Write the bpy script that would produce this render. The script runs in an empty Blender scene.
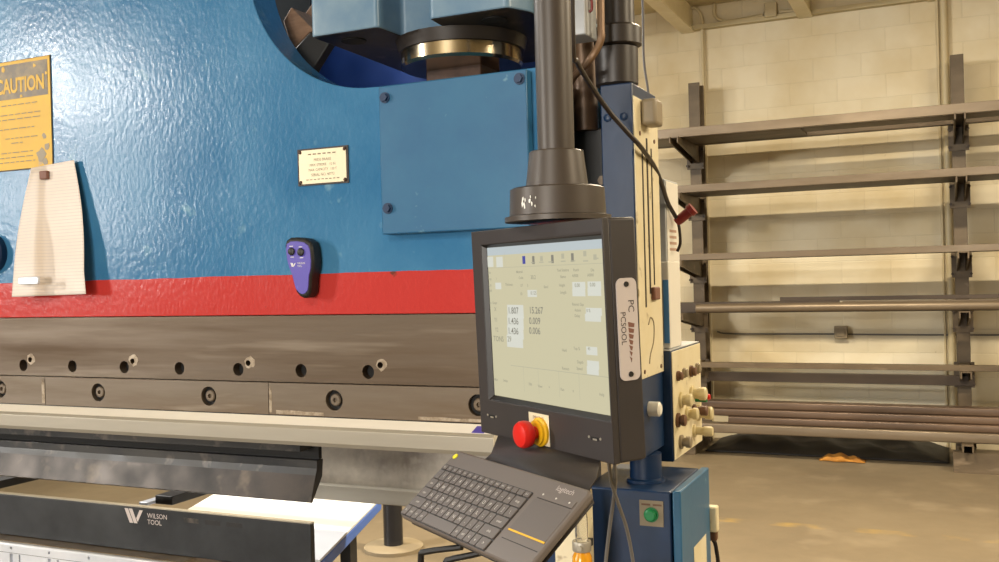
import bpy, bmesh, math, random
from mathutils import Vector, Matrix, Euler
R = math.radians
random.seed(7)
COL = bpy.context.scene.collection

# ---------------------------------------------------------------- camera
EYE = Vector((0, 0, 1.55)); FPX = 971.37
CAMR = (Matrix.Rotation(R(24.4965), 3, 'Z') @ Matrix.Rotation(R(90 - .2827), 3, 'X') @ Matrix.Rotation(R(-1.5404), 3, 'Z'))
def P(u, v, ax, c):
    """point where the sight line through photo point u,v meets the real plane X/Y/Z = c"""
    d = CAMR @ Vector((u - 499.5, -(v - 281), -FPX)); i = 'XYZ'.index(ax)
    return EYE + d * ((c - EYE[i]) / d[i])
cam = bpy.data.objects.new('camera', bpy.data.cameras.new('camera')); COL.objects.link(cam)
cam.matrix_world = Matrix.Translation(EYE) @ CAMR.to_4x4()
cam.data.sensor_width = 36; cam.data.lens = FPX * 36 / 999; cam.data.clip_start = .05
bpy.context.scene.camera = cam

# ---------------------------------------------------------------- materials
def lin(h):
    h = h.lstrip('#'); o = []
    for i in (0, 2, 4):
        c = int(h[i:i+2], 16) / 255; o.append(c / 12.92 if c <= .04045 else ((c + .055) / 1.055) ** 2.4)
    return (*o, 1)
def mat(name, col, rough=.5, metal=0, col2=None, scale=4, stretch=(1, 1, 1), thr=(.35, .65), bump=0, bscale=60, bstretch=(1, 1, 1),
        coat=0, col3=None, scale3=20, thr3=(.6, .7), rvar=0, emit=0, trans=0, bdist=.004, spec=.5):
    m = bpy.data.materials.new(name); m.use_nodes = True; nt = m.node_tree; N = nt.nodes; L = nt.links
    b = N['Principled BSDF']; c = lin(col)
    b.inputs['Base Color'].default_value = c; b.inputs['Roughness'].default_value = rough; b.inputs['Metallic'].default_value = metal
    b.inputs['Coat Weight'].default_value = coat; b.inputs['Coat Roughness'].default_value = .12
    b.inputs['Specular IOR Level'].default_value = spec
    b.inputs['Transmission Weight'].default_value = trans
    if emit:
        b.inputs['Emission Color'].default_value = c; b.inputs['Emission Strength'].default_value = emit
    tc = N.new('ShaderNodeTexCoord')
    def noise(sc, st, det=6, rg=.6):
        mp = N.new('ShaderNodeMapping'); mp.inputs['Scale'].default_value = st; L.new(tc.outputs['Object'], mp.inputs['Vector'])
        n = N.new('ShaderNodeTexNoise'); n.inputs['Scale'].default_value = sc; n.inputs['Detail'].default_value = det; n.inputs['Roughness'].default_value = rg
        L.new(mp.outputs[0], n.inputs['Vector']); return n
    def ramp(src, lo, hi):
        r = N.new('ShaderNodeMapRange'); r.inputs['From Min'].default_value = lo; r.inputs['From Max'].default_value = hi
        L.new(src, r.inputs['Value']); return r.outputs[0]
    cur = None
    if col2:
        n = noise(scale, stretch); mx = N.new('ShaderNodeMix'); mx.data_type = 'RGBA'
        mx.inputs['A'].default_value = c; mx.inputs['B'].default_value = lin(col2)
        L.new(ramp(n.outputs['Fac'], *thr), mx.inputs['Factor']); cur = mx.outputs['Result']
        if rvar:
            mr = N.new('ShaderNodeMapRange'); mr.inputs['From Min'].default_value = .3; mr.inputs['From Max'].default_value = .7
            mr.inputs['To Min'].default_value = max(.03, rough - rvar); mr.inputs['To Max'].default_value = rough + rvar
            L.new(n.outputs['Fac'], mr.inputs['Value']); L.new(mr.outputs[0], b.inputs['Roughness'])
    if col3:
        n = noise(scale3, stretch, 3); mx = N.new('ShaderNodeMix'); mx.data_type = 'RGBA'
        if cur: L.new(cur, mx.inputs['A'])
        else: mx.inputs['A'].default_value = c
        mx.inputs['B'].default_value = lin(col3); L.new(ramp(n.outputs['Fac'], *thr3), mx.inputs['Factor']); cur = mx.outputs['Result']
    if cur: L.new(cur, b.inputs['Base Color'])
    if bump:
        n = noise(bscale, bstretch, 3, .5); bp = N.new('ShaderNodeBump'); bp.inputs['Strength'].default_value = bump; bp.inputs['Distance'].default_value = bdist
        L.new(n.outputs['Fac'], bp.inputs['Height']); L.new(bp.outputs[0], b.inputs['Normal'])
        if coat: L.new(bp.outputs[0], b.inputs['Coat Normal'])
    return m

M = {}
def machine_paint():
    """glossy lumpy enamel, blue with the red band along the lower edge (z below .098 above the object's origin)"""
    m = mat('machine_enamel', '#336c97', .23, 0, col2='#437ba3', scale=3, col3='#6c97af', scale3=14, thr3=(.66, .78), bump=.27, bscale=85, bstretch=(1, 1, .7), rvar=.05, bdist=.003, spec=.22)
    nt = m.node_tree; N = nt.nodes; L = nt.links; b = N['Principled BSDF']
    src = b.inputs['Base Color'].links[0].from_socket
    tc = N.new('ShaderNodeTexCoord'); sp = N.new('ShaderNodeSeparateXYZ'); L.new(tc.outputs['Object'], sp.inputs[0])
    nz = N.new('ShaderNodeTexNoise'); nz.inputs['Scale'].default_value = 9; L.new(tc.outputs['Object'], nz.inputs['Vector'])
    ad = N.new('ShaderNodeMath'); ad.operation = 'MULTIPLY_ADD'; ad.inputs[1].default_value = .006; L.new(nz.outputs['Fac'], ad.inputs[0]); L.new(sp.outputs['Z'], ad.inputs[2])
    lt = N.new('ShaderNodeMath'); lt.operation = 'LESS_THAN'; lt.inputs[1].default_value = 1.571; L.new(ad.outputs[0], lt.inputs[0])
    mx = N.new('ShaderNodeMix'); mx.data_type = 'RGBA'; L.new(lt.outputs[0], mx.inputs['Factor']); L.new(src, mx.inputs['A'])
    rn = N.new('ShaderNodeTexNoise'); rn.inputs['Scale'].default_value = 16; rn.inputs['Detail'].default_value = 6; L.new(tc.outputs['Object'], rn.inputs['Vector'])
    rr = N.new('ShaderNodeMapRange'); rr.inputs['From Min'].default_value = .69; rr.inputs['From Max'].default_value = .73; L.new(rn.outputs['Fac'], rr.inputs['Value'])
    rm = N.new('ShaderNodeMix'); rm.data_type = 'RGBA'; rm.inputs['A'].default_value = lin('#bb3a36'); rm.inputs['B'].default_value = lin('#6d3a30')
    L.new(rr.outputs[0], rm.inputs['Factor']); L.new(rm.outputs['Result'], mx.inputs['B']); L.new(mx.outputs['Result'], b.inputs['Base Color'])
    return m
M['enamel'] = machine_paint()
M['blue'] = mat('blue_paint', '#275f88', .36, 0, col2='#2f698f', scale=5, col3='#6d97ac', scale3=22, thr3=(.68, .76), bump=.12, bscale=50, bdist=.003)
M['blue_dark'] = mat('dark_blue_paint', '#13345b', .4, 0, col2='#0f294a', scale=4, bump=.1, bscale=40, bdist=.003)
M['blue_pale'] = mat('pale_blue_paint', '#587a97', .35, 0, col2='#7690a2', scale=7, bump=.2, bscale=30, bdist=.003)
M['navy'] = mat('navy_paint', '#2b4f9e', .5, 0, col2='#274892', scale=4)
M['steel'] = mat('worn_steel', '#7b6e60', .38, .5, col2='#513f2b', scale=2.2, stretch=(.4, 1, 6), thr=(.3, .7), col3='#9a8d7d', scale3=4, thr3=(.55, .9), rvar=.1, bump=.05, bscale=90, bstretch=(.1, 1, 1))
M['clamp'] = mat('ground_clamp_steel', '#8a7f72', .38, .5, col2='#5f4d38', scale=2.5, stretch=(.4, 1, 4), thr=(.3, .7), col3='#a79c8d', scale3=5, thr3=(.58, .85), rvar=.1)
M['polish'] = mat('polished_scar', '#b7a894', .38, .4, col2='#82715c', scale=60)
M['black_steel'] = mat('black_oxide_steel', '#1d1f23', .42, .15, col2='#3a3733', scale=5, col3='#6b6259', scale3=16, thr3=(.58, .8), rvar=.1)
M['punch_face'] = mat('worn_oxide_reflection', '#352c25', .4, .4, col2='#221e1b', scale=8, thr=(.4, .62), col3='#594d40', scale3=13, thr3=(.58, .8), rvar=.08)  # brown tone holds wear and a painted reflection of the floor
M['holder'] = mat('holder_black_oxide', '#2c2e31', .42, .4, col2='#3b3d40', scale=9, thr=(.35, .7), col3='#4c4e50', scale3=4, thr3=(.5, .8))
M['dark'] = mat('hole_shade', '#0b0a0a', .7)  # near-black colour stands for the shade inside holes and recesses
M['black'] = mat('black_plastic', '#191715', .5)
M['mon'] = mat('charcoal_powder_coat', '#35302f', .5, 0, col2='#312c2b', scale=8, bump=.05, bscale=400, bdist=.001)
M['mon_in'] = mat('black_bezel_inner', '#1f1b1a', .4)
M['pole'] = mat('dark_bronze_coat', '#3f3730', .42, .1, col2='#473e36', scale=5, stretch=(1, 1, .3))
M['pipe_dark'] = mat('dark_pipe_coat', '#302a26', .4, .1)
M['rod_brown'] = mat('oily_brown_rod', '#7a5f46', .38, .3, col2='#453428', scale=9, stretch=(1, 1, .4))
M['bar_top_lit'] = mat('lit_bar_top', '#fffaf0', .4, 0, col2='#f6f0e2', scale=4, stretch=(.4, 1, 1))  # pale tone carries the light falling on the bar top
M['alu'] = mat('brushed_aluminium', '#a29b8d', .4, .35, col2='#b0a99b', scale=8, stretch=(.1, 1, 1))
M['alu_dirty'] = mat('smeared_metal', '#cfc6b7', .45, .1, col2='#8a8178', scale=4, thr=(.35, .6), col3='#d8d0c2', scale3=9, thr3=(.55, .75), rvar=.12)
M['silver'] = mat('silver_rail', '#dcdfe6', .35, .2, col2='#ccd0d8', scale=6)
M['ledge'] = mat('oily_steel_ledge', '#8b7c68', .4, .5, col2='#6b5d4c', scale=9)
M['chrome'] = mat('chrome_piston', '#cbbfa9', .16, 1, col2='#b3a285', scale=6, stretch=(1, 1, .2))
M['brown_steel'] = mat('brown_rod_steel', '#5f4536', .55, .3, col2='#3f2e25', scale=15)
M['wood'] = mat('rough_wood', '#8d6f57', .8, 0, col2='#6f533f', scale=8, stretch=(1, 4, 8))
M['cream'] = mat('cream_panel', '#e6dcbf', .45, 0, col2='#dccfa8', scale=7, col3='#9a8460', scale3=18, thr3=(.64, .74))
M['cream_knob'] = mat('cream_knob', '#d5c79c', .4)
M['brown'] = mat('brown_plastic', '#6a4a35', .5)
M['greybrown'] = mat('grey_brown_box', '#8d8069', .5)
M['rust'] = mat('rust_brown', '#7b5344', .6)
M['grey'] = mat('light_grey_enclosure', '#b9bcbf', .45, 0, col2='#a9adb2', scale=9)
M['white'] = mat('white_plastic', '#e9e6dd', .4)
M['blue_label'] = mat('blue_label', '#5b95d2', .5)
M['red_label'] = mat('red_label', '#b99784', .5)
M['red'] = mat('red_plastic', '#d8231a', .32, spec=.5)
M['red_dark'] = mat('dark_red_rubber', '#7e1a17', .4)
M['green'] = mat('green_button', '#0f7a45', .35)
M['yellow'] = mat('yellow_plastic', '#e8b31a', .4)
M['yellow_dot'] = mat('yellow_sticker', '#f2e320', .4)
M['amber'] = mat('amber_oil', '#e39a16', .2, coat=.5)
M['glass'] = mat('clear_bowl', '#efe9db', .08, trans=.9)
M['kb'] = mat('keyboard_case', '#6a615b', .42)
M['kb_gap'] = mat('keyboard_well', '#2c2827', .5)
M['key'] = mat('keycap', '#625a55', .45)
M['legend'] = mat('key_legend', '#cfc9c2', .5)
M['logo'] = mat('pale_print', '#c4b9b4', .5)
M['paper'] = mat('ruled_paper', '#ece2d8', .8, 0, col2='#e2d6ca', scale=5)
M['plate'] = mat('data_plate_cream', '#efe2c2', .35, .15)
M['ink'] = mat('faded_ink', '#8a7a63', .6)
M['ink_dark'] = mat('dark_ink', '#3c3430', .6)
M['sign_yellow'] = mat('caution_yellow', '#dbae12', .5, 0, col2='#cda014', scale=8, col3='#b99a63', scale3=14, thr3=(.66, .72))
M['sign_brown'] = mat('caution_band_brown', '#5a4a2c', .45, 0, col2='#85703f', scale=22, thr=(.45, .65))
M['violet'] = mat('violet_face', '#5a4fae', .4)
M['wall'] = None
M['rackm'] = mat('rack_steel', '#6a5c49', .5, .25, col2='#524636', scale=5, stretch=(.4, 1, 1), col3='#8c7c68', scale3=9, thr3=(.6, .8))
M['rack_light'] = mat('bright_mill_steel', '#7d705f', .38, .4, col2='#635645', scale=5, stretch=(.2, 1, 1), rvar=.08)
M['rack_dark'] = mat('dark_mill_steel', '#3c332c', .5, .35, col2='#4d4238', scale=6, stretch=(.2, 1, 1))
M['rack_brown'] = mat('brown_mill_steel', '#483b32', .35, .4, col2='#6a5748', scale=5, stretch=(.15, 1, 1), col3='#94794a', scale3=2.5, thr3=(.68, .74))
M['conduit'] = mat('painted_conduit', '#c3b48f', .5)
M['ceil'] = mat('ceiling_paint', '#cdbf9a', .8, 0, col2='#c2b48e', scale=3)
M['joist'] = mat('joist_paint', '#ece2c4', .7, 0, col2='#e2d6b4', scale=4)
M['tarp'] = mat('black_sheeting', '#0f0c0a', .6, 0, col2='#1d1712', scale=7)
M['rag'] = mat('orange_rag', '#b9802f', .8, 0, col2='#8a5a1c', scale=14)
M['table_top'] = mat('white_table_top', '#eef0f4', .8, spec=.2)
M['table_edge'] = mat('blue_table_edge', '#4f7ad8', .5)
M['post_blue'] = mat('dark_glossy_post', '#23262f', .2, .4, coat=.5)
M['cable_grey'] = mat('grey_cable', '#6f6c69', .5)
M['cable_dark'] = mat('dark_cable', '#2a2019', .45)
M['room'] = mat('plain_wall_paint', '#b3a787', .8, 0, col2='#a89b7a', scale=2)

def wall_mat():
    m = bpy.data.materials.new('painted_block_wall'); m.use_nodes = True; nt = m.node_tree; N = nt.nodes; L = nt.links; b = N['Principled BSDF']
    tc = N.new('ShaderNodeTexCoord'); sp = N.new('ShaderNodeSeparateXYZ'); cb = N.new('ShaderNodeCombineXYZ')
    L.new(tc.outputs['Object'], sp.inputs[0]); L.new(sp.outputs['X'], cb.inputs['X']); L.new(sp.outputs['Z'], cb.inputs['Y'])
    br = N.new('ShaderNodeTexBrick'); br.inputs['Scale'].default_value = 1; br.inputs['Brick Width'].default_value = .4; br.inputs['Row Height'].default_value = .2
    br.inputs['Scale'].default_value = 1; br.inputs['Mortar Size'].default_value = .006; br.inputs['Mortar Smooth'].default_value = .8
    br.inputs['Color1'].default_value = lin('#e4dac0'); br.inputs['Color2'].default_value = lin('#dfd5ba'); br.inputs['Mortar'].default_value = lin('#dcd2b8')
    L.new(cb.outputs[0], br.inputs['Vector'])
    n = N.new('ShaderNodeTexNoise'); n.inputs['Scale'].default_value = 1.6; n.inputs['Detail'].default_value = 8; L.new(tc.outputs['Object'], n.inputs['Vector'])
    r = N.new('ShaderNodeMapRange'); r.inputs['From Min'].default_value = .4; r.inputs['From Max'].default_value = .7; L.new(n.outputs['Fac'], r.inputs['Value'])
    mx = N.new('ShaderNodeMix'); mx.data_type = 'RGBA'; mx.blend_type = 'MULTIPLY'; mx.inputs['B'].default_value = lin('#e9e0cc')
    L.new(r.outputs[0], mx.inputs['Factor']); L.new(br.outputs['Color'], mx.inputs['A'])
    n2 = N.new('ShaderNodeTexNoise'); n2.inputs['Scale'].default_value = 9; n2.inputs['Detail'].default_value = 4; L.new(tc.outputs['Object'], n2.inputs['Vector'])
    r2 = N.new('ShaderNodeMapRange'); r2.inputs['From Min'].default_value = .72; r2.inputs['From Max'].default_value = .76; L.new(n2.outputs['Fac'], r2.inputs['Value'])
    m2 = N.new('ShaderNodeMix'); m2.data_type = 'RGBA'; m2.inputs['B'].default_value = lin('#8d7c5c'); L.new(r2.outputs[0], m2.inputs['Factor']); L.new(mx.outputs['Result'], m2.inputs['A'])
    L.new(m2.outputs['Result'], b.inputs['Base Color']); b.inputs['Roughness'].default_value = .75
    bp = N.new('ShaderNodeBump'); bp.inputs['Strength'].default_value = .35; bp.inputs['Distance'].default_value = .005; bp.invert = True
    L.new(br.outputs['Fac'], bp.inputs['Height']); L.new(bp.outputs[0], b.inputs['Normal'])
    return m
M['wall'] = wall_mat()
def floor_mat():
    m = mat('worn_concrete_floor', '#7a6d58', .55, 0, col2='#6a5e4b', scale=.9, thr=(.35, .65), col3='#8c7f69', scale3=2.3, thr3=(.55, .85), bump=.05, bscale=30, rvar=.1)
    nt = m.node_tree; N = nt.nodes; L = nt.links; b = N['Principled BSDF']; src = b.inputs['Base Color'].links[0].from_socket
    tc = N.new('ShaderNodeTexCoord'); sp = N.new('ShaderNodeSeparateXYZ'); L.new(tc.outputs['Object'], sp.inputs[0])
    a = N.new('ShaderNodeMath'); a.operation = 'SUBTRACT'; a.inputs[1].default_value = 6.05; L.new(sp.outputs['Y'], a.inputs[0])
    ab = N.new('ShaderNodeMath'); ab.operation = 'ABSOLUTE'; L.new(a.outputs[0], ab.inputs[0])
    lt = N.new('ShaderNodeMath'); lt.operation = 'LESS_THAN'; lt.inputs[1].default_value = .05; L.new(ab.outputs[0], lt.inputs[0])
    n = N.new('ShaderNodeTexNoise'); n.inputs['Scale'].default_value = 6; n.inputs['Detail'].default_value = 6; L.new(tc.outputs['Object'], n.inputs['Vector'])
    r = N.new('ShaderNodeMapRange'); r.inputs['From Min'].default_value = .45; r.inputs['From Max'].default_value = .75; r.inputs['To Max'].default_value = .45; L.new(n.outputs['Fac'], r.inputs['Value'])
    mu = N.new('ShaderNodeMath'); mu.operation = 'MULTIPLY'; L.new(lt.outputs[0], mu.inputs[0]); L.new(r.outputs[0], mu.inputs[1])
    mx = N.new('ShaderNodeMix'); mx.data_type = 'RGBA'; mx.inputs['B'].default_value = lin('#b39238'); L.new(mu.outputs[0], mx.inputs['Factor']); L.new(src, mx.inputs['A'])
    L.new(mx.outputs['Result'], b.inputs['Base Color'])
    return m
M['floor'] = floor_mat()

def ruled(m):
    nt = m.node_tree; N = nt.nodes; L = nt.links; b = N['Principled BSDF']; src = b.inputs['Base Color'].links[0].from_socket
    tc = N.new('ShaderNodeTexCoord'); sp = N.new('ShaderNodeSeparateXYZ'); L.new(tc.outputs['Object'], sp.inputs[0])
    a = N.new('ShaderNodeMath'); a.operation = 'PINGPONG'; a.inputs[1].default_value = .0045; L.new(sp.outputs['Z'], a.inputs[0])
    lt = N.new('ShaderNodeMath'); lt.operation = 'LESS_THAN'; lt.inputs[1].default_value = .0008; L.new(a.outputs[0], lt.inputs[0])
    mx = N.new('ShaderNodeMix'); mx.data_type = 'RGBA'; mx.inputs['B'].default_value = lin('#d3c9c4'); L.new(lt.outputs[0], mx.inputs['Factor']); L.new(src, mx.inputs['A']); L.new(mx.outputs['Result'], b.inputs['Base Color'])
ruled(M['paper'])
# ---------------------------------------------------------------- mesh builder
ORG = {}
_tcache = {}
def text_geo(s, bold=0):
    s0 = s; s = (s, bold)
    if s not in _tcache:
        cu = bpy.data.curves.new('t', 'FONT'); cu.body = s0; cu.offset = bold; cu.size = 1; cu.resolution_u = 3; cu.align_x = 'LEFT'
        o = bpy.data.objects.new('t', cu); COL.objects.link(o)
        dg = bpy.context.evaluated_depsgraph_get(); me = bpy.data.meshes.new_from_object(o.evaluated_get(dg))
        _tcache[s] = ([v.co.copy() for v in me.vertices], [tuple(p.vertices) for p in me.polygons])
        bpy.data.objects.remove(o); bpy.data.curves.remove(cu); bpy.data.meshes.remove(me)
    return _tcache[s]
class MB:
    def __init__(s): s.v = []; s.f = []; s.m = []; s.open = False
    def add(s, vs, fs, mi=0):
        k = len(s.v); s.v += [Vector(v) for v in vs]; s.f += [tuple(i + k for i in f) for f in fs]; s.m += [mi] * len(fs); return s
    def box(s, x0, x1, y0, y1, z0, z1, mi=0):
        return s.add([(x0,y0,z0),(x1,y0,z0),(x1,y1,z0),(x0,y1,z0),(x0,y0,z1),(x1,y0,z1),(x1,y1,z1),(x0,y1,z1)],
                     [(0,3,2,1),(4,5,6,7),(0,1,5,4),(1,2,6,5),(2,3,7,6),(3,0,4,7)], mi)
    def prism(s, poly, ax, a, b, mi=0):
        n = len(poly)
        def q(p, c): return {'X': (c, p[0], p[1]), 'Y': (p[0], c, p[1]), 'Z': (p[0], p[1], c)}[ax]
        return s.add([q(p, a) for p in poly] + [q(p, b) for p in poly],
                     [tuple(range(n)), tuple(range(2*n-1, n-1, -1))] + [(i, i+n, (i+1) % n + n, (i+1) % n) for i in range(n)], mi)
    def cyl(s, p0, p1, r0, r1=None, n=24, mi=0): return s.lathe(p0, Vector(p1) - Vector(p0), [(r0, 0), (r0 if r1 is None else r1, (Vector(p1) - Vector(p0)).length)], n, mi)
    def lathe(s, c, ax, prof, n=32, mi=0):
        c = Vector(c); ax = Vector(ax).normalized(); t = Vector((0, 0, 1)) if abs(ax.z) < .9 else Vector((1, 0, 0))
        e1 = ax.cross(t).normalized(); e2 = ax.cross(e1); vs = []; fs = []
        for r, h in prof:
            for i in range(n):
                a = 2 * math.pi * i / n; vs.append(c + ax * h + (e1 * math.cos(a) + e2 * math.sin(a)) * r)
        for j in range(len(prof) - 1):
            for i in range(n):
                k = (i + 1) % n; fs.append((j*n+i, j*n+k, (j+1)*n+k, (j+1)*n+i))
        fs.append(tuple(range(n-1, -1, -1))); L = (len(prof)-1) * n; fs.append(tuple(L + i for i in range(n)))
        return s.add(vs, fs, mi)
    def tube(s, pts, r, n=10, mi=0, sub=6):
        pts = [Vector(p) for p in pts]
        if sub > 1 and len(pts) > 2:
            q = []; E = [pts[0]*2 - pts[1]] + pts + [pts[-1]*2 - pts[-2]]
            for i in range(1, len(E) - 2):
                a, b, c, d = E[i-1:i+3]
                for k in range(sub):
                    t = k / sub; q.append(.5 * ((2*b) + (c-a)*t + (2*a-5*b+4*c-d)*t*t + (3*b-a-3*c+d)*t**3))
            q.append(pts[-1]); pts = q
        vs = []; fs = []; prev = None
        for i, p in enumerate(pts):
            d = (pts[min(i+1, len(pts)-1)] - pts[max(i-1, 0)]).normalized()
            if prev is None: e = d.cross(Vector((.3, .9, .2))).normalized()
            else: e = (prev - d * prev.dot(d)).normalized()
            prev = e; g = d.cross(e)
            for k in range(n):
                a = 2 * math.pi * k / n; vs.append(p + (e * math.cos(a) + g * math.sin(a)) * r)
        for j in range(len(pts) - 1):
            for k in range(n):
                l = (k+1) % n; fs.append((j*n+k, j*n+l, (j+1)*n+l, (j+1)*n+k))
        fs.append(tuple(range(n-1, -1, -1))); L = (len(pts)-1)*n; fs.append(tuple(L+i for i in range(n)))
        return s.add(vs, fs, mi)
    def text(s, t, size, mtx, mi=0, sx=1.0, align='L', bold=0):
        vs, fs = text_geo(t, bold)
        w = max((v.x for v in vs), default=0)
        dx = {'L': 0, 'C': -w / 2, 'R': -w}[align]
        return s.add([mtx @ Vector(((v.x + dx) * size * sx, v.y * size, 0)) for v in vs], fs, mi)
    def grid(s, fn, nu, nv, mi=0):
        vs = [fn(i / nu, j / nv) for j in range(nv + 1) for i in range(nu + 1)]
        return s.add(vs, [(j*(nu+1)+i, j*(nu+1)+i+1, (j+1)*(nu+1)+i+1, (j+1)*(nu+1)+i) for j in range(nv) for i in range(nu)], mi)
    def obj(s, name, mats, parent=None, bevel=0, recalc=True, seg=2, ang=35):
        org = ORG.get(parent, Vector((0, 0, 0))) if parent else Vector((0, 0, 0))
        me = bpy.data.meshes.new(name); me.from_pydata([tuple(v - org) for v in s.v], [], s.f)
        for m in (mats if isinstance(mats, (list, tuple)) else [mats]): me.materials.append(M[m])
        for p, i in zip(me.polygons, s.m): p.material_index = i
        if recalc:
            bm = bmesh.new(); bm.from_mesh(me); bmesh.ops.recalc_face_normals(bm, faces=bm.faces); bm.to_mesh(me); bm.free()
        me.polygons.foreach_set('use_smooth', [True] * len(me.polygons)); me.set_sharp_from_angle(angle=R(ang))
        o = bpy.data.objects.new(name, me); COL.objects.link(o)
        if parent: o.parent = parent
        ORG[o] = org
        if bevel:
            b = o.modifiers.new('bevel', 'BEVEL'); b.width = bevel; b.segments = seg; b.limit_method = 'ANGLE'; b.angle_limit = R(40)
        return o
def carve(o, cutter):
    """cut the closed shapes of cutter out of o"""
    c = cutter.obj('cutter', ['dark'], o); b = o.modifiers.new('cut', 'BOOLEAN'); b.object = c; b.operation = 'DIFFERENCE'; b.solver = 'EXACT'
    bpy.context.view_layer.update()
    dg = bpy.context.evaluated_depsgraph_get(); me = bpy.data.meshes.new_from_object(o.evaluated_get(dg))
    o.modifiers.remove(b); old = o.data; o.data = me; me.name = o.name; bpy.data.meshes.remove(old); cm = c.data; bpy.data.objects.remove(c); bpy.data.meshes.remove(cm)
    me.set_sharp_from_angle(angle=R(35)); return o
def tag(o, label=None, cat=None, group=None, kind=None):
    if label: o['label'] = label
    if cat: o['category'] = cat
    if group: o['group'] = group
    if kind: o['kind'] = kind
    return o
def thing(name, loc, label, cat, group=None, rot=None):
    o = bpy.data.objects.new(name, None); COL.objects.link(o); o.location = loc; o.empty_display_size = .05
    if rot: o.rotation_euler = rot; ORG[o] = Vector((0, 0, 0))
    else: ORG[o] = Vector(loc)
    return tag(o, label, cat, group)
def struct(name, mb, m, parent=None, bevel=0):
    o = mb.obj(name, m, parent, bevel)
    if not parent: o['kind'] = 'structure'
    return o
FY = lambda x, y, z: Matrix(((1,0,0,x),(0,0,-1,y),(0,1,0,z),(0,0,0,1)))      # text facing -Y

# ================================================================ SETTING
CZ = 4.0
struct('floor', MB().box(-24, 7, -14, 9.2, -.1, 0), 'floor')
struct('wall_back', MB().box(-24, 7, 9.0, 9.2, 0, CZ + .2), 'wall')
struct('wall_left', MB().box(-24.2, -24, -14, 9.2, 0, CZ + .2), 'room')
struct('wall_right', MB().box(7, 7.2, -14, 9.2, 0, CZ + .2), 'room')
struct('wall_front', MB().box(-24, 7, -14.2, -14, 0, CZ + .2), 'room')
struct('ceiling', MB().box(-24, 7, -14, 9.0, CZ, CZ + .15), 'ceil')
struct('trim_1', MB().box(-2.06, 0, 8.93, 8.999, 3.775, 3.815), 'ceil')
for i, x in enumerate((-4.2, -3.15, -2.1, -1.05, 0, 1.05)):
    j = MB().box(x - .045, x + .045, 2.6, 8.995, 3.79, CZ - .001).box(x - .06, x + .06, 2.6, 8.995, 3.765, 3.79)
    struct('trim_%d' % (i + 2), j, 'joist')
struct('trim_8', MB().box(-2.04, -1.11, 7.9, 7.98, 3.9, CZ - .001), 'joist')
# conduits on the back wall
c = MB().tube([(-2.10, 8.96, 3.79), (-2.10, 8.96, 3.93), (-2.03, 8.96, 3.985), (-1.965, 8.96, 3.9), (-1.962, 8.96, 3.75)], .014).tube([(-1.962, 8.96, 3.75), (-1.96, 8.96, .0)], .014)
tag(c.obj('conduit', 'conduit'), 'thin painted conduit with a hooped top running down the wall behind the left rack column', 'conduit')
c = MB().tube([(-1.845, 8.95, 3.99), (-1.84, 8.95, 3.88), (-1.75, 8.95, 3.82), (-1.6, 8.95, 3.815), (-1.41, 8.95, 3.83)], .016).tube([(-1.265, 8.95, 3.84), (-1.12, 8.95, 3.83)], .016)
tag(c.obj('conduit', 'conduit'), 'short bent conduit high up at the ceiling leading into a junction box', 'conduit')
tag(MB().box(-1.39, -1.285, 8.9, 8.998, 3.795, 3.925).obj('junction_box', 'conduit', bevel=.006), 'small cream junction box on the wall just below the ceiling', 'junction box')
tag(MB().cyl((.062, 8.965, .0), (.062, 8.965, 3.77), .028).cyl((.012, 8.985, .0), (.012, 8.985, 3.77), .01).obj('conduit', 'conduit'), 'thick vertical wall conduit beside the right rack column', 'conduit')
tag(MB().tube([(-1.9, 8.98, .985), (-1.75, 8.985, .965), (-.87, 8.985, .963)], .007, sub=4).tube([(-.76, 8.985, .96), (.14, 8.985, .955), (2.5, 8.985, .955)], .007, sub=3).obj('wall_cable', 'cable_grey'), 'thin horizontal cable along the wall through the grey outlet box', 'cable')
ob = thing('outlet_box', (-.815, 8.99, .98), 'grey outlet box on the block wall below the fourth rack shelf', 'outlet box')
MB().box(-.87, -.76, 8.93, 8.995, .925, 1.035).obj('body', 'greybrown', ob, .006)
MB().box(-.85, -.78, 8.922, 8.932, .945, 1.015).obj('cover', 'greybrown', ob, .003)

# ================================================================ RACK
arm_z = [2.66, 2.2, 1.64, 1.20, .755, .215]
def rack_column(xc, label):
    t = thing('rack_column', (xc, 8.75, 0), label, 'rack column', 'cantilever rack columns')
    MB().box(xc-.05, xc+.05, 8.66, 8.675, 0, 3.235).box(xc-.05, xc+.05, 8.825, 8.84, 0, 3.235).box(xc-.02, xc+.02, 8.675, 8.825, 0, 3.235).obj('post', 'rackm', t, .003)
    for k, z in enumerate(arm_z):
        y0 = 7.88
        b = MB().prism([(y0, z - .05), (y0, z), (8.66, z), (8.66, z - .15)], 'X', xc - .038, xc - .028).prism([(y0, z - .05), (y0, z), (8.66, z), (8.66, z - .15)], 'X', xc + .028, xc + .038)
        b.box(xc - .028, xc + .028, y0 + .02, 8.66, z - .008, z)
        b.box(xc - .075, xc + .075, 8.645, 8.66, z - .2, z + .005)
        a = b.obj('arm', 'rackm', t)
        q = MB()
        for sx in (-.068, .068):
            for dz in (-.03, -.17): q.cyl((xc + sx, 8.62, z + dz), (xc + sx, 8.645, z + dz), .012, n=6)
        q.obj('bolts', 'rack_dark', a)
    MB().box(xc - .06, xc + .06, 8.12, 8.64, .0, .085).obj('foot', 'rackm', t, .004)
    return t
rack_column(-1.985, 'brown steel rack column nearest the blue machine, arms toward the room')
rack_column(.145, 'brown steel rack column on the right beside the thick conduit')
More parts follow.
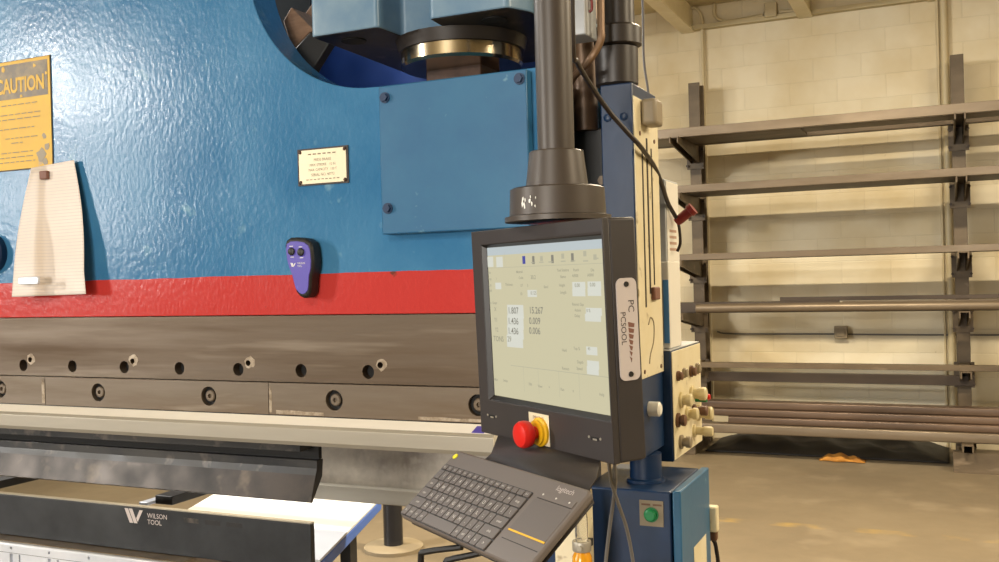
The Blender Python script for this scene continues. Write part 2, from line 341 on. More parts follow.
def rr(x0, x1, y0, y1, r, n=6):
    o = []
    for (cx, cy, a0) in ((x1 - r, y1 - r, 0), (x0 + r, y1 - r, 90), (x0 + r, y0 + r, 180), (x1 - r, y0 + r, 270)):
        for k in range(n + 1): a = R(a0 + 90 * k / n); o.append((cx + r * math.cos(a), cy + r * math.sin(a)))
    return o
def chan(x0, x1, y0, z0, h, d, t=.01):                                  # C channel opening to the back
    return MB().prism([(y0, z0), (y0, z0+h), (y0+d, z0+h), (y0+d, z0+h-t), (y0+t, z0+h-t), (y0+t, z0+t), (y0+d, z0+t), (y0+d, z0)], 'X', x0, x1)
def stock(name, mb, m, label, cat, group=None): return tag(mb.obj(name, m, bevel=.002), label, cat, group)
z = arm_z[0]
stock('steel_channel', chan(-2.55, 2.6, 7.95, z, .075, .06), 'rack_light', 'bright steel channel along the front of the top rack shelf', 'steel channel', 'stock on the top rack shelf')
stock('steel_plank', MB().box(-2.5, -1.0, 8.03, 8.5, z, z + .03), 'rackm', 'broad brown plank lying on the left part of the top shelf', 'steel plank', 'stock on the top rack shelf')
stock('steel_plank', MB().box(-.98, 2.6, 8.03, 8.28, z, z + .03), 'rackm', 'narrower plank on the right part of the top shelf beside a bright gap', 'steel plank', 'stock on the top rack shelf')
stock('steel_channel', chan(-2.55, 2.6, 8.52, z, .06, .08), 'rackm', 'brown steel channel at the back of the top rack shelf', 'steel channel', 'stock on the top rack shelf')
z = arm_z[1]
stock('steel_channel', chan(-2.02, 2.6, 7.95, z, .06, .06), 'rack_light', 'bright front channel on the second rack shelf from the top', 'steel channel', 'stock on the second shelf')
stock('steel_plank', MB().box(-2.02, 2.6, 8.03, 8.55, z, z + .03), 'rack_dark', 'dark plank filling the second rack shelf behind its bright channel', 'steel plank', 'stock on the second shelf')
z = arm_z[2]
stock('steel_channel', chan(-2.06, 2.6, 7.95, z, .05, .06), 'rack_light', 'light front channel on the middle shelf just above eye level', 'steel channel', 'stock on the middle shelf')
stock('steel_plank', MB().box(-2.06, 2.6, 8.03, 8.55, z, z + .025), 'rackm', 'brown plank lying on the middle shelf behind its light channel', 'steel plank', 'stock on the middle shelf')
z = arm_z[3]
stock('steel_tube', MB().cyl((-1.86, 8.0, z + .038), (2.6, 8.0, z + .038), .038), 'rack_light', 'bright thick round tube on the fourth rack shelf from the top', 'steel tube', 'stock on the fourth shelf')
stock('flat_bar', MB().box(-2.1, -.75, 8.1, 8.2, z, z + .085), 'rack_dark', 'dark flat bar on the left of the fourth shelf behind the bright tube', 'steel bar', 'stock on the fourth shelf')
stock('square_tube', MB().box(-.72, 2.6, 8.08, 8.16, z, z + .08), 'rack_light', 'light square tube on the right of the fourth shelf behind the bright tube', 'steel tube', 'stock on the fourth shelf')
stock('square_tube', MB().box(-1.2, 2.6, 8.1, 8.15, z + .0855, z + .118), 'rack_dark', 'thin dark square tube lying on top of the fourth shelf stock', 'steel tube', 'stock on the fourth shelf')
z = arm_z[4]
stock('square_tube', MB().box(-1.93, 2.6, 7.95, 8.02, z, z + .042), 'rackm', 'light brown square tube along the front of the fifth shelf arms', 'steel tube', 'stock on the fifth shelf')
stock('steel_beam', MB().box(-1.90, .22, 8.58, 8.6445, .575, .655), 'rack_dark', 'dark beam bolted across the two columns just below the fifth shelf', 'steel beam', 'stock on the fifth shelf')
z = arm_z[5]
rows = [(-2.2, z, .078, 7.98, 'rack_light', 'lowest pale square tube of the stack at the foot of the rack'),
        (-1.62, z+.0785, .058, 8.0, 'rack_brown', 'second tube from the bottom of the low stack, shortest at its left end'),
        (-1.74, z+.137, .058, 8.02, 'rack_brown', 'third tube from the bottom of the low stack on the rack'),
        (-1.95, z+.1955, .062, 8.04, 'rack_brown', 'topmost brown square tube of the low stack at the foot of the rack')]
for x0, zz, h, y, mm, lb in rows:
    stock('square_tube', MB().prism(rr(y, y + .12, zz, zz + h, .012, 3), 'X', x0, 2.6), mm, lb, 'steel tube', 'square tubes stacked low on the rack')
# floor stuff under rack
def tarp(u, v):
    x = -1.95 + u * 1.98; y = 8.27 + v * .60
    e = min(1, 6 * u, 6 * (1 - u), 5 * v)
    w = .5 + .5 * math.sin(x * 5.1 + y * 3) * math.cos(y * 9 + x * 2.2)
    zz = .006 + e * (.05 + .08 * w * v + .10 * max(0, 1 - abs(u - .22) * 3.2) * v + .02 * math.sin(x * 17 + y * 11) * min(1, 3 * v))
    return (x, min(y, 8.6), max(.006, min(zz, .19)))
o = MB().grid(lambda u, v: (-1.88 + u * 1.9, 8.28 + v * .68, max(.005, tarp(u, v)[2])), 70, 24).obj('black_sheeting', 'tarp')
so = o.modifiers.new('solid', 'SOLIDIFY'); so.thickness = .004; so.offset = 1
tag(o, 'crumpled black sheeting spread on the floor under the rack', 'plastic sheeting')
def rag(u, v):
    x = -.93 + u * .34; y = 8.12 + v * .12
    e = min(1, 5*u, 5*(1-u), 5*v, 5*(1-v))
    return (x + .01*math.sin(v*9), y + .012 * math.sin(u * 12), .004 + e * (.03 + .010 * math.sin(u * 17) + .010 * math.sin(v * 8 + u * 5) + .008 * math.sin(u * 5)))
o = MB().grid(rag, 26, 12).obj('orange_rag', 'rag'); so = o.modifiers.new('solid', 'SOLIDIFY'); so.thickness = .004; so.offset = 1
tag(o, 'crumpled orange rag on the floor in front of the black sheeting', 'rag')
stock('floor_channel', chan(.045, 1.8, 7.95, .0, .15, .12, .012), 'rackm', 'brown steel channel lying on the floor at the foot of the right rack column', 'steel channel')

# ================================================================ PRESS BRAKE
PB = thing('press_brake', (-2.0, 2.0, 0), 'big blue press brake with a red band above its clamping beam', 'press brake')
ORG[PB] = Vector((-2.0, 2.0, 0))
XL = -4.3
arc = [(-1.2 + .356 * math.cos(a), 2.356 + .356 * math.sin(a)) for a in [R(180 + 90 * i / 28) for i in range(29)]]
poly = [(XL, 1.469), (-.765, 1.469), (-.765, 1.999), (-1.19, 1.9995)] + arc[::-1] + [(-1.556, 2.95), (XL, 2.95)]
o = MB().prism(poly, 'Y', 1.95, 2.05).obj('ram_plate', 'enamel', None, .002); o.parent = PB; o.location = -ORG[PB]; o['label'] = 'blue enamelled plate with red band and round cut-out'
def b_holes(xs, z, r, y0, d, n=28):
    c = MB()
    for x in xs: c.cyl((x, y0 - .02, z), (x, y0 + d, z), r, n=n)
    return c
beam = MB().box(XL, -.80, 1.955, 2.10, 1.304, 1.467).obj('clamping_beam', 'steel', PB)
big = [-2.39 + .192 * k for k in range(-6, 7)]
carve(beam, b_holes(big, 1.3325, .0165, 1.955, .03))
small = [-2.362 + .386 * k for k in range(-3, 4)]
carve(beam, b_holes(small, 1.349, .0075, 1.955, .03, 16))
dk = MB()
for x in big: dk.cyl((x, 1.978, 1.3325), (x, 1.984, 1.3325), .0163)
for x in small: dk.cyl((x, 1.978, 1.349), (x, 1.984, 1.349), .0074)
dk.obj('hole_shade_discs', 'dark', beam)['kind'] = 'stuff'  # near-black discs paint the shade at the bottom of the holes
for x in small[2:]:
    b = MB(); n = 15
    pts = [(x + .004 + math.cos(2*math.pi*i/n) * (.013 + .006 * random.random()) , 1.351 + math.sin(2*math.pi*i/n) * (.012 + .006 * random.random())) for i in range(n)]
    q = b.prism(pts, 'Y', 1.9543, 1.9549).obj('ground_patch', 'polish', beam); q['label'] = 'bright ground patch around a small bolt hole'
    carve(q, MB().cyl((x, 1.93, 1.349), (x, 1.97, 1.349), .0075, n=16).cyl((x - .031+.003, 1.93, 1.3325), (x - .031+.003, 1.97, 1.3325), .0168, n=28))
bolt_x = [-2.475 + .382 * k for k in range(-3, 5)]
for k in range(-2, 3):
    x0 = -2.294 + .772 * k
    if k == 2: break
    cb = MB().box(x0 + .001, x0 + .771, 1.945, 2.0, 1.224, 1.302).obj('clamp_segment', 'clamp', PB)
    bx = [x for x in bolt_x if x0 < x < x0 + .772]
    carve(cb, b_holes(bx, 1.264, .0245, 1.945, .016))
    for x in bx:
        bo = MB().lathe((x, 1.9605, 1.264), (0, -1, 0), [(.0150, 0), (.0150, .009), (.0125, .0115)], 24)
        ob_ = bo.obj('clamp_bolt', 'clamp', cb); carve(ob_, MB().cyl((x, 1.94, 1.264), (x, 1.955, 1.264), .0062, n=6))
        MB().lathe((x, 1.9607, 1.264), (0, -1, 0), [(.0243, 0), (.0243, .0015)], 28).obj('counterbore_shade', 'dark', cb)  # near-black disc paints the shade around the sunk bolt head
for (xa, xb, za, zb) in ((-2.307, -2.2955, 1.229, 1.298), (-1.5205, -1.512, 1.229, 1.299), (-1.50, -1.36, 1.226, 1.236), (-1.10, -.90, 1.226, 1.234)):
    nn = 12; top = [(xa + (xb - xa) * k / nn, zb - random.uniform(0, (zb - za) * .25)) for k in range(nn + 1)]
    o_ = MB().prism([(xb, za), (xa, za)] + top, 'Y', 1.9443, 1.9449).obj('rubbed_edge', 'polish', PB); o_['label'] = 'bright rubbed steel along the clamp edge'
MB().box(XL, -.83, 2.0, 2.09, 1.16, 1.303).obj('ram_back_block', 'black_steel', PB)
gb = MB().prism([(1.9445, 1.222), (1.902, 1.208), (1.895, 1.201), (1.895, 1.170), (1.901, 1.160), (1.9445, 1.160)], 'X', XL, -.888)
for k, p in enumerate(gb.f):
    pass
gbo = gb.obj('guard_bar', ['bar_top_lit', 'alu'], PB, .0008, ang=10); gbo['label'] = 'long bar under the clamps, top coloured paler and front greyer as if lit from above'
for p in gbo.data.polygons:
    if p.normal.y < -.7 or p.normal.z < -.5: p.material_index = 1  # light from above put in the colour: pale top, grey front
st = MB().prism([(1.934, 1.2195), (1.904, 1.2096), (1.904, 1.2090), (1.934, 1.2185)], 'X', -.945, -.915).obj('corner_sticker', 'violet', gbo); st['label'] = 'small violet sticker at the bar end'
# hinged-looking cover on the front of the ram
cp = MB().box(-1.168, -.799, 1.92, 1.9495, 1.653, 1.9925).obj('cover_panel', 'blue', PB, .003)
cp['label'] = 'square blue cover with hexagon bolts'
for (x, z) in ((-1.150, 1.965), (-1.150, 1.712), (-.815, 1.972), (-.815, 1.712)):
    MB().lathe((x, 1.92, z), (0, -1, 0), [(.0125, 0), (.0125, .003)], 24).lathe((x, 1.917, z), (0, -1, 0), [(.0095, 0), (.0095, .007)], 6).obj('bolt', 'blue_dark', cp)
# cylinder mount above the cut-out
def rnd(pts, r, n=5):
    out = []
    for i, p in enumerate(pts):
        a = Vector(pts[i-1]); b = Vector(p); c_ = Vector(pts[(i+1) % len(pts)])
        d1 = (a - b).normalized(); d2 = (c_ - b).normalized(); s_, e_ = b + d1 * r, b + d2 * r
        for k in range(n + 1):
            t = k / n; out.append(tuple((1-t)**2 * s_ + 2*t*(1-t) * b + t*t * e_))
    return out
fl = rnd([(-1.335, 1.90), (-1.152, 1.90), (-1.146, 2.0), (-1.026, 2.0), (-1.02, 1.90), (-.83, 1.90), (-.80, 1.96), (-.80, 2.42), (-1.35, 2.42)], .012)
mt = MB().prism(fl, 'Z', 2.122, 2.75).obj('cylinder_mount', ['blue_pale', 'black_steel'], PB, .004)
mt['label'] = 'pale blue cast mount above the piston'
for p in mt.data.polygons:
    if p.normal.z < -.9: p.material_index = 1
    if abs(p.normal.z) < .1 and p.center.y + 2.0 > 1.99: p.material_index = 0
for bx_, by_ in ((-1.265, 1.975), (-.895, 1.975)):
    MB().cyl((bx_, by_, 2.119), (bx_, by_, 2.1225), .030).obj('recess_shade_disc', 'dark', mt)  # flat near-black disc, painted shade of a recess
MB().lathe((-1.05, 2.12, 2.122), (0, 0, -1), [(.148, .030), (.148, .059), (.143, .066), (.09, .067)], 64).obj('piston_ring', 'chrome', PB)
MB().lathe((-1.05, 2.12, 2.1215), (0, 0, -1), [(.160, -.001), (.152, .028), (.1, .0297)], 64).obj('gland', 'pipe_dark', PB)
MB().box(-1.135, -.985, 2.09, 2.2, 1.9, 2.07).obj('piston_foot', 'brown_steel', PB, .004)
MB().box(-1.115, -.94, 2.052, 2.25, 1.6, 1.9).obj('ram_block', 'black_steel', PB)
MB().box(-2.2, -.83, 2.46, 2.50, 1.75, 2.95).obj('back_plate', 'navy', PB)
def pxz(pts, Y): return [(P(u, v, 'Y', Y).x, P(u, v, 'Y', Y).z) for u, v in pts]
MB().prism(pxz([(288, 56), (297, 46), (310, 32), (330, 42), (315, 66), (310, 76), (300, 78)], 2.08), 'Y', 2.08, 2.11).obj('black_chock', 'black', PB, .003)
MB().box(-1.86, -1.70, 2.42, 2.455, 2.0, 2.95).obj('inner_rib', 'black', PB)
# right-hand works behind the pendant pole
MB().box(-.797, -.70, 2.2, 2.46, 1.2, 1.895).obj('works_housing', 'black', PB, .004)
MB().lathe((-.765, 2.2, 1.9), (0, 0, 1), [(.030, -.01), (.030, .25), (.04, .25), (.04, .8)], 28).obj('side_rod', 'rod_brown', PB)
sb = MB().box(-.765, -.698, 2.02, 2.10, 2.075, 2.45).obj('switch_bracket', 'grey', PB, .003)
MB().tube([(-.698, 2.05, 2.16), (-.692, 2.05, 2.155), (-.692, 2.05, 2.135), (-.698, 2.05, 2.13)], .003).obj('bracket_handle', 'red_dark', sb)
MB().box(-.755, -.712, 2.25, 2.29, 1.86, 2.06).obj('works_flange', 'blue', PB, .003)
for k in range(4): MB().cyl((-.725 + .0, 2.19, 1.56 + .07*k), (-.725, 2.205, 1.56 + .07*k), .012, n=6).obj('bolt', 'steel', PB)
MB().box(-.89, -.83, 2.12, 2.44, 0, 2.0).obj('side_frame', 'blue_dark', PB, .004)
MB().box(-.795, -.716, 2.0, 2.04, 0, 1.075).obj('side_post', 'cream', PB, .004)
# bed under the dies
MB().box(XL, -1.78, 1.907, 2.10, 0, .842).obj('bed', ['ledge'], PB, .002)
rail = MB().box(XL, -1.785, 1.893, 1.9065, .70, .8405).obj('bed_rail', 'silver', PB, .001)
hx = [-2.385 + .148 * k for k in range(-5, 4)]
rc = b_holes(hx, .827, .0042, 1.893, .01, 14)
for x in hx:
    rc.box(x - .006, x + .006, 1.88, 1.903, .77, .811)
    rc.box(x + .030, x + .036, 1.88, 1.903, .77, .811)
carve(rail, rc)
MB().box(XL, -1.8, 1.8925, 1.8932, .8135, .8145).obj('rail_seam', 'holder', rail)

# tools held in the machine
pp = [(1.945, 1.158), (1.945, 1.131), (1.976, 1.131), (1.985, 1.113), (1.9845, 1.088), (1.979, 1.072), (1.9555, 1.011), (1.962, 1.008), (2.007, 1.066), (2.012, 1.122), (1.999, 1.131), (1.999, 1.158)]
pt = thing('bending_punch', (-1.42, 1.98, 1.01), 'long black bending punch with scuffed lower face toned brown as a floor reflection hanging under the cream bar', 'punch tool')
MB().prism([(1.945, 1.1585), (1.945, 1.135), (1.9985, 1.135), (1.9985, 1.1585)], 'X', XL, -1.432).obj('tang', 'black_steel', pt, .001)
MB().box(XL, -1.416, 1.999, 2.012, 1.1085, 1.158).obj('neck', 'dark', pt)  # near-black fill paints the shade in the recess above the blade
bo = MB().prism([(1.985, 1.108), (1.9845, 1.088), (1.979, 1.072), (1.9555, 1.011), (1.962, 1.008), (2.007, 1.066), (2.012, 1.108)], 'X', XL, -1.412).obj('blade', ['black_steel', 'punch_face'], pt, .0012, ang=4)
for p in bo.data.polygons:
    if p.normal.y < -.5 and p.center.z + 1.01 < 1.06: p.material_index = 1
dh = thing('die_holder', (-1.42, 1.98, .845), 'black die holder with a printed maker mark standing on the bed edge', 'die holder')
MB().box(XL, -1.412, 1.9505, 1.968, .8425, .9585).obj('body', 'holder', dh, .002)
MB().box(XL, -1.413, 1.952, 1.967, .9587, .9615).obj('top_edge', 'alu', dh)
def wilson(mb, x, y, z, h, mi=0):
    """slanted double-bar W mark"""
    for dx in (0, .36): mb.add([(x + dx*h*1.1, y, z + h), (x + (dx+.3)*h*1.1, y, z + h), (x + (dx+.72)*h*1.1, y, z), (x + (dx+.42)*h*1.1, y, z)], [(0, 1, 2, 3)], mi)
    mb.add([(x + 1.55*h*1.1, y, z + h*.95), (x + 1.28*h*1.1, y, z + h*.95), (x + .98*h*1.1, y, z + .35*h), (x + 1.1*h*1.1, y, z + 0.1*h)], [(0, 1, 2, 3)], mi)
lg = MB(); wilson(lg, -2.015, 1.9502, .916, .038)
lg.text('WILSON', .018, FY(-1.935, 1.9502, .934)); lg.text('TOOL', .018, FY(-1.935, 1.9502, .917))
lg.obj('maker_mark', 'logo', dh, recalc=False)
lg = MB()
for k in range(3): lg.box(-1.81 + .07 * k, -1.76 + .07 * k, 1.9501, 1.9504, .932, .944)
lg.obj('worn_print', 'black_steel', dh)
# backgauge beam and fingers
bg = thing('backgauge', (-1.5, 2.5, .87), 'smeared metal backgauge beam with a bright lower lip behind the punch', 'backgauge')
MB().box(-4.3, -.93, 2.50, 2.54, .92, 1.25).obj('beam', 'alu_dirty', bg, .003)
MB().box(-4.3, -.93, 2.47, 2.4995, .881, .927).obj('lip', 'alu', bg, .003)
for x1 in (-2.07, -2.80):
    f = MB().box(x1 - .07, x1 - .005, 2.19, 2.4695, .902, .928).obj('finger', 'black', bg, .002)
    MB().box(x1 - .105, x1 - .0705, 2.16, 2.29, .903, .912).obj('finger_tip', 'silver', f, .002)

# ================================================================ REAR TABLE + POST
a18 = math.atan2(.2, .594)
tb = thing('steel_table', (-1.95, 2.75, 0), 'low table with a white top and blue edge standing behind the machine', 'table')
A = Vector((-1.735, 2.75)); ed = Vector((.2, -.594)).normalized(); lf = Vector((-.97, -.25)).normalized()
cr = [A - ed * .12, A + ed * .62, A + ed * .62 + lf * .62, A - ed * .12 + lf * .62]
MB().prism([tuple(p) for p in cr], 'Z', .795, .802).obj('table_top', 'table_top', tb)
ins = [tuple(p) for p in cr]
MB().prism(ins, 'Z', .757, .7945).obj('edge_band', 'table_edge', tb, .006)
ctr = sum((Vector(p) for p in ins), Vector((0, 0))) / 4
for p in ins:
    q = Vector(p) * .7 + ctr * .3
    MB().box(q.x - .02, q.x + .02, q.y - .02, q.y + .02, 0, .7565).obj('leg', 'holder', tb)
po = thing('floor_post', (-2.9, 4.8, 0), 'dark glossy round post on a pale round foot behind the machine', 'post')
MB().cyl((-2.9, 4.8, .03), (-2.9, 4.8, 1.2), .056, n=32).lathe((-2.9, 4.8, 1.2), (0, 0, 1), [(.06, 0), (.06, .02), (.03, .035)], 32).obj('pole', 'post_blue', po)
MB().lathe((-2.9, 4.8, 0), (0, 0, 1), [(.17, 0), (.17, .02), (.15, .03)], 40).obj('foot', 'greybrown', po)

# ================================================================ PEDESTAL + CONSOLE
pd = thing('pedestal_cabinet', (-.65, 2.24, 0), 'blue floor cabinet with a green push button below the operator panel', 'cabinet')
MB().box(-.762, -.556, 2.1, 2.38, 0, 1.063).obj('body', ['blue_dark'], pd, .004)
dr = MB().box(-.552, -.533, 2.098, 2.382, .02, 1.066).obj('door', 'blue', pd, .003)
MB().box(-.5328, -.532, 2.205, 2.33, .80, .915).obj('paper_label', 'cream', dr)
bp = MB().box(-.627, -.573, 2.097, 2.0995, .985, 1.042).obj('button_plate', 'greybrown', pd)
MB().lathe((-.600, 2.0968, 1.011), (0, -1, 0), [(.0165, 0), (.0165, .003), (.0135, .003), (.0135, .012), (.010, .015)], 28).obj('push_button', 'green', bp)
tt = MB()
for k in range(2): tt.box(-.622 + .026*k, -.602 + .026*k, 2.0962, 2.0968, 1.031, 1.035)
tt.obj('caption', 'brown', bp)
MB().cyl((-.64, 2.2, 1.0635), (-.64, 2.2, 1.129), .037, n=32).lathe((-.64, 2.2, 1.0635), (0, 0, 1), [(.045, 0), (.045, .006), (.038, .009)], 32).obj('swivel_tube', 'blue_dark', pd)
sk = thing('plug_socket', (-.54, 2.40, .93), 'white socket with a dark plug hanging on the far side of the blue cabinet', 'socket')
MB().box(-.553, -.517, 2.383, 2.412, .905, .968).obj('socket', 'cream', sk, .004)
MB().box(-.547, -.525, 2.4125, 2.435, .875, .96).obj('plug', 'brown', sk, .005)
MB().tube([(-.536, 2.424, .876), (-.530, 2.43, .85), (-.52, 2.45, .7), (-.50, 2.47, .4), (-.5, 2.5, .01)], .005).obj('cord', 'cable_dark', sk)

cs = thing('control_console', (-.65, 2.2, 1.13), 'tall narrow blue console with cream side panels standing on the cabinet tube', 'control console')
MB().box(-.695, -.62, 2.1, 2.298, 1.130, 1.975).obj('housing', 'blue_dark', cs, .003)
for zz in (1.90,):
    for x in (-.678, -.64): MB().lathe((x, 2.1, zz), (0, -1, 0), [(.009, 0), (.009, .004), (.005, .006)], 12).obj('screw', 'blue_dark', cs)
fp = MB().prism([(2.101, 1.31), (2.297, 1.31), (2.297, 1.945), (2.101, 1.945)], 'X', -.6195, -.6165).obj('side_panel', 'cream', cs, .001)
for (ya, yb, za, zb) in ((2.152, 2.159, 1.47, 1.83), (2.190, 2.199, 1.50, 1.86), (2.228, 2.234, 1.52, 1.84)):
    MB().box(-.6166, -.6150, ya, yb, za, zb).obj('groove_shade', 'cable_dark', fp)  # dark strips paint the shade of grooves in the panel
MB().box(-.6163, -.580, 2.15, 2.215, 1.885, 1.945).obj('relay', 'greybrown', cs, .008, seg=3)
MB().box(-.6163, -.606, 2.20, 2.245, 1.485, 1.515).obj('slide_stop', 'rust', cs, .003)
for (y, z_) in ((2.14, 1.865), (2.26, 1.86), (2.13, 1.325), (2.27, 1.325), (2.285, 1.93)):
    MB().lathe((-.6165, y, z_), (1, 0, 0), [(.005, 0), (.005, .002)], 12).obj('screw', 'brown', fp)
sc = MB().tube([(-.6162, 2.17, 1.43), (-.6162, 2.19, 1.445), (-.6162, 2.215, 1.43), (-.6162, 2.21, 1.39), (-.6162, 2.18, 1.36), (-.6162, 2.17, 1.34)], .0018, 6); sc.obj('scribed_mark', 'greybrown', fp)
MB().lathe((-.6195, 2.17, 1.236), (1, 0, 0), [(.017, 0), (.017, .024), (.012, .028)], 28).obj('white_knob', 'white', cs)
bx2 = MB().box(-.69, -.599, 2.3, 2.6, 1.09, 1.358).obj('button_box', 'blue_dark', cs, .004)
MB().box(-.69, -.600, 2.3, 2.6, 1.3585, 1.3605).obj('box_lid', 'grey', bx2)
bf = MB().box(-.5988, -.5965, 2.302, 2.598, 1.094, 1.356).obj('button_panel', 'cream', cs, .001)
kn = [(2.345, 1.294, .010, .014, 'brown'), (2.405, 1.295, .010, .012, 'greybrown'), (2.48, 1.292, .012, .016, 'brown'), (2.547, 1.292, .012, .012, 'greybrown'),
      (2.37, 1.232, .016, .030, 'cream_knob'), (2.484, 1.234, .017, .040, 'cream_knob'), (2.333, 1.187, .014, .022, 'brown'), (2.43, 1.190, .015, .030, 'cream_knob'),
      (2.50, 1.188, .013, .038, 'brown'), (2.55, 1.175, .017, .040, 'cream_knob'), (2.358, 1.130, .014, .028, 'greybrown'), (2.50, 1.135, .013, .05, 'cream_knob'), (2.57, 1.215, .008, .03, 'red')]
for k, (y, z_, r, l, mm) in enumerate(kn):
    MB().lathe((-.5965, y, z_), (1, 0, 0), [(r*1.25, 0), (r*1.25, .006), (r*.8, .007), (r*.8, l*.55), (r, l*.55), (r, l*.92), (r*.8, l)], 20).obj('knob', mm, bf)
MB().lathe((-.5965, 2.53, 1.213), (1, 0, 0), [(.007, 0), (.007, .03)], 16).obj('indicator', 'green', bf)
# small boxes stacked on the button box
d1 = thing('switch_box', (-.66, 2.37, 1.361), 'narrow white box with a blue label standing on the console button box', 'switch box')
MB().box(-.69, -.607, 2.33, 2.44, 1.3612, 1.575).obj('body', 'white', d1, .003)
lb = MB().box(-.622, -.6085, 2.3285, 2.3298, 1.375, 1.53); lb.obj('blue_label', 'blue_label', d1)
d2 = thing('disconnect_box', (-.65, 2.55, 1.361), 'tall light grey disconnect box with a small red warning label', 'electrical box')
MB().box(-.70, -.646, 2.465, 2.595, 1.3612, 1.79).obj('body', 'grey', d2, .003)
MB().box(-.6458, -.6440, 2.47, 2.59, 1.47, 1.785).obj('front_plate', 'white', d2, .001)
tl = MB()
for k in range(4): tl.box(-.6439, -.6435, 2.49, 2.56, 1.605 + .016*k, 1.612 + .016*k)
tl.obj('warning_label', 'red_label', d2)
hp = thing('red_plug', (-.60, 2.5, 1.68), 'dark red cylindrical plug on the end of the hanging cable', 'plug')
pa = P(678, 221, 'Y', 2.52); pb = P(696, 206, 'Y', 2.52); dv = (pb - pa).normalized()
MB().lathe(pa - dv * .006, dv, [(.010, 0), (.013, .01), (.0135, .045), (.017, .046), (.017, .058)], 20).obj('plug_body', 'red_dark', hp)
MB().tube([pa, pa + Vector((.004, .0, -.03)), pa + Vector((.004, 0, -.06)), pa + Vector((-.004, 0, -.08))], .004).obj('pigtail', 'cable_dark', hp)
cab = [P(573, 48, 'Y', 1.75), P(577, 62, 'Y', 1.8), P(590, 84, 'Y', 1.9), P(608, 110, 'Y', 2.0), P(628, 133, 'Y', 2.05), P(640, 146, 'Y', 2.09), P(654, 166, 'Y', 2.25), P(662, 185, 'Y', 2.35), P(668, 203, 'Y', 2.46), P(677, 219, 'Y', 2.518)]
cab = [P(571, -60, 'Y', 1.7)] + cab
tag(MB().tube(cab, .0055).obj('cable', 'cable_dark'), 'dark cable sweeping from behind the pole down to the red plug', 'cable')
tag(MB().tube([P(600, -30, 'Y', 2.05), P(601, 25, 'Y', 2.05), P(600, 42, 'Y', 2.05), P(588, 62, 'Y', 2.05), P(573, 78, 'Y', 2.11), P(560, 100, 'Y', 2.14)], .0085).obj('hose', 'rod_brown'), 'thick grey-brown hose crossing behind the black pole', 'hose')
tag(MB().tube([P(641, -25, 'Y', 3.0), P(643, 10, 'Y', 3.0), P(644, 60, 'Y', 3.0), P(649, 100, 'Y', 3.0), P(650, 160, 'Y', 3.02)], .004).obj('hanging_wire', 'cable_grey'), 'thin pale wire hanging beside the dark drop pipe', 'wire')
dp = thing('drop_pipe', (-.66, 2.15, 1.976), 'dark drop pipe with a collar standing on the blue console', 'pipe')
xc = -.663
MB().lathe((xc - .008, 2.155, 1.9765), (0, 0, 1), [(.042, 0), (.049, .006), (.050, .088), (.042, .09)], 32).obj('sleeve', 'pipe_dark', dp)
MB().lathe((xc - .004, 2.155, 2.0675), (0, 0, 1), [(.048, 0), (.055, .004), (.055, .042), (.048, .048), (.036, .05)], 32).obj('collar', 'pipe_dark', dp)
MB().cyl((xc, 2.155, 2.118), (xc, 2.155, 3.99), .036, n=28).obj('pipe', 'pipe_dark', dp)

# ================================================================ PENDANT ARM + MONITOR
px, py = -.5765, 1.505
pn = thing('pendant_arm', (px, py, 1.64), 'thick dark bronze pendant pole with stepped collar above the monitor', 'support pole')
Z = lambda v, u=556: P(u, v, 'Y', 1.44).z
MB().cyl((px, py, 1.74), (px, py, 3.99), .0305, n=40).obj('pole', 'pole', pn)
MB().lathe((px, py, 1.694), (0, 0, 1), [(.052, 0), (.045, .058), (.043, .060), (.030, .060)], 40).obj('tapered_collar', 'pole', pn)
cup = MB().lathe((px, py, 1.648), (0, 0, 1), [(.080, 0), (.078, .043), (.074, .0455), (.05, .0455)], 48).obj('swivel_cup', 'pole', pn)
MB().lathe((px, py, 1.638), (0, 0, 1), [(.088, 0), (.088, .008), (.080, .0098)], 48).obj('flange', 'pole', pn)
chips = MB()
def cupfront(ang, z, s):
    c = Vector((px, py, z)); n = Vector((math.sin(ang), -math.cos(ang), 0)); t = Vector((n.y, -n.x, 0)) * -1
    pts = []
    k = 7
    for i in range(k):
        a = 2*math.pi*i/k; rr = s * (.6 + .8 * random.random())
        pts.append(c + n * .0797 + t * math.cos(a) * rr * .6 + Vector((0, 0, 1)) * math.sin(a) * rr * 1.3)
    chips.add(pts, [tuple(range(k))])
for a, z_, s in ((-.42, 1.664, .0035), (-.40, 1.672, .003), (-.36, 1.662, .0035), (-.34, 1.671, .0025), (-.22, 1.668, .003), (-.20, 1.675, .002), (-.17, 1.664, .0025), (-.1, 1.660, .002), (-.08,1.673,.0015)): cupfront(a, z_, s)
q = chips.obj('paint_chips', 'white', cup, recalc=False); q['label'] = 'chipped white marks on the cup'

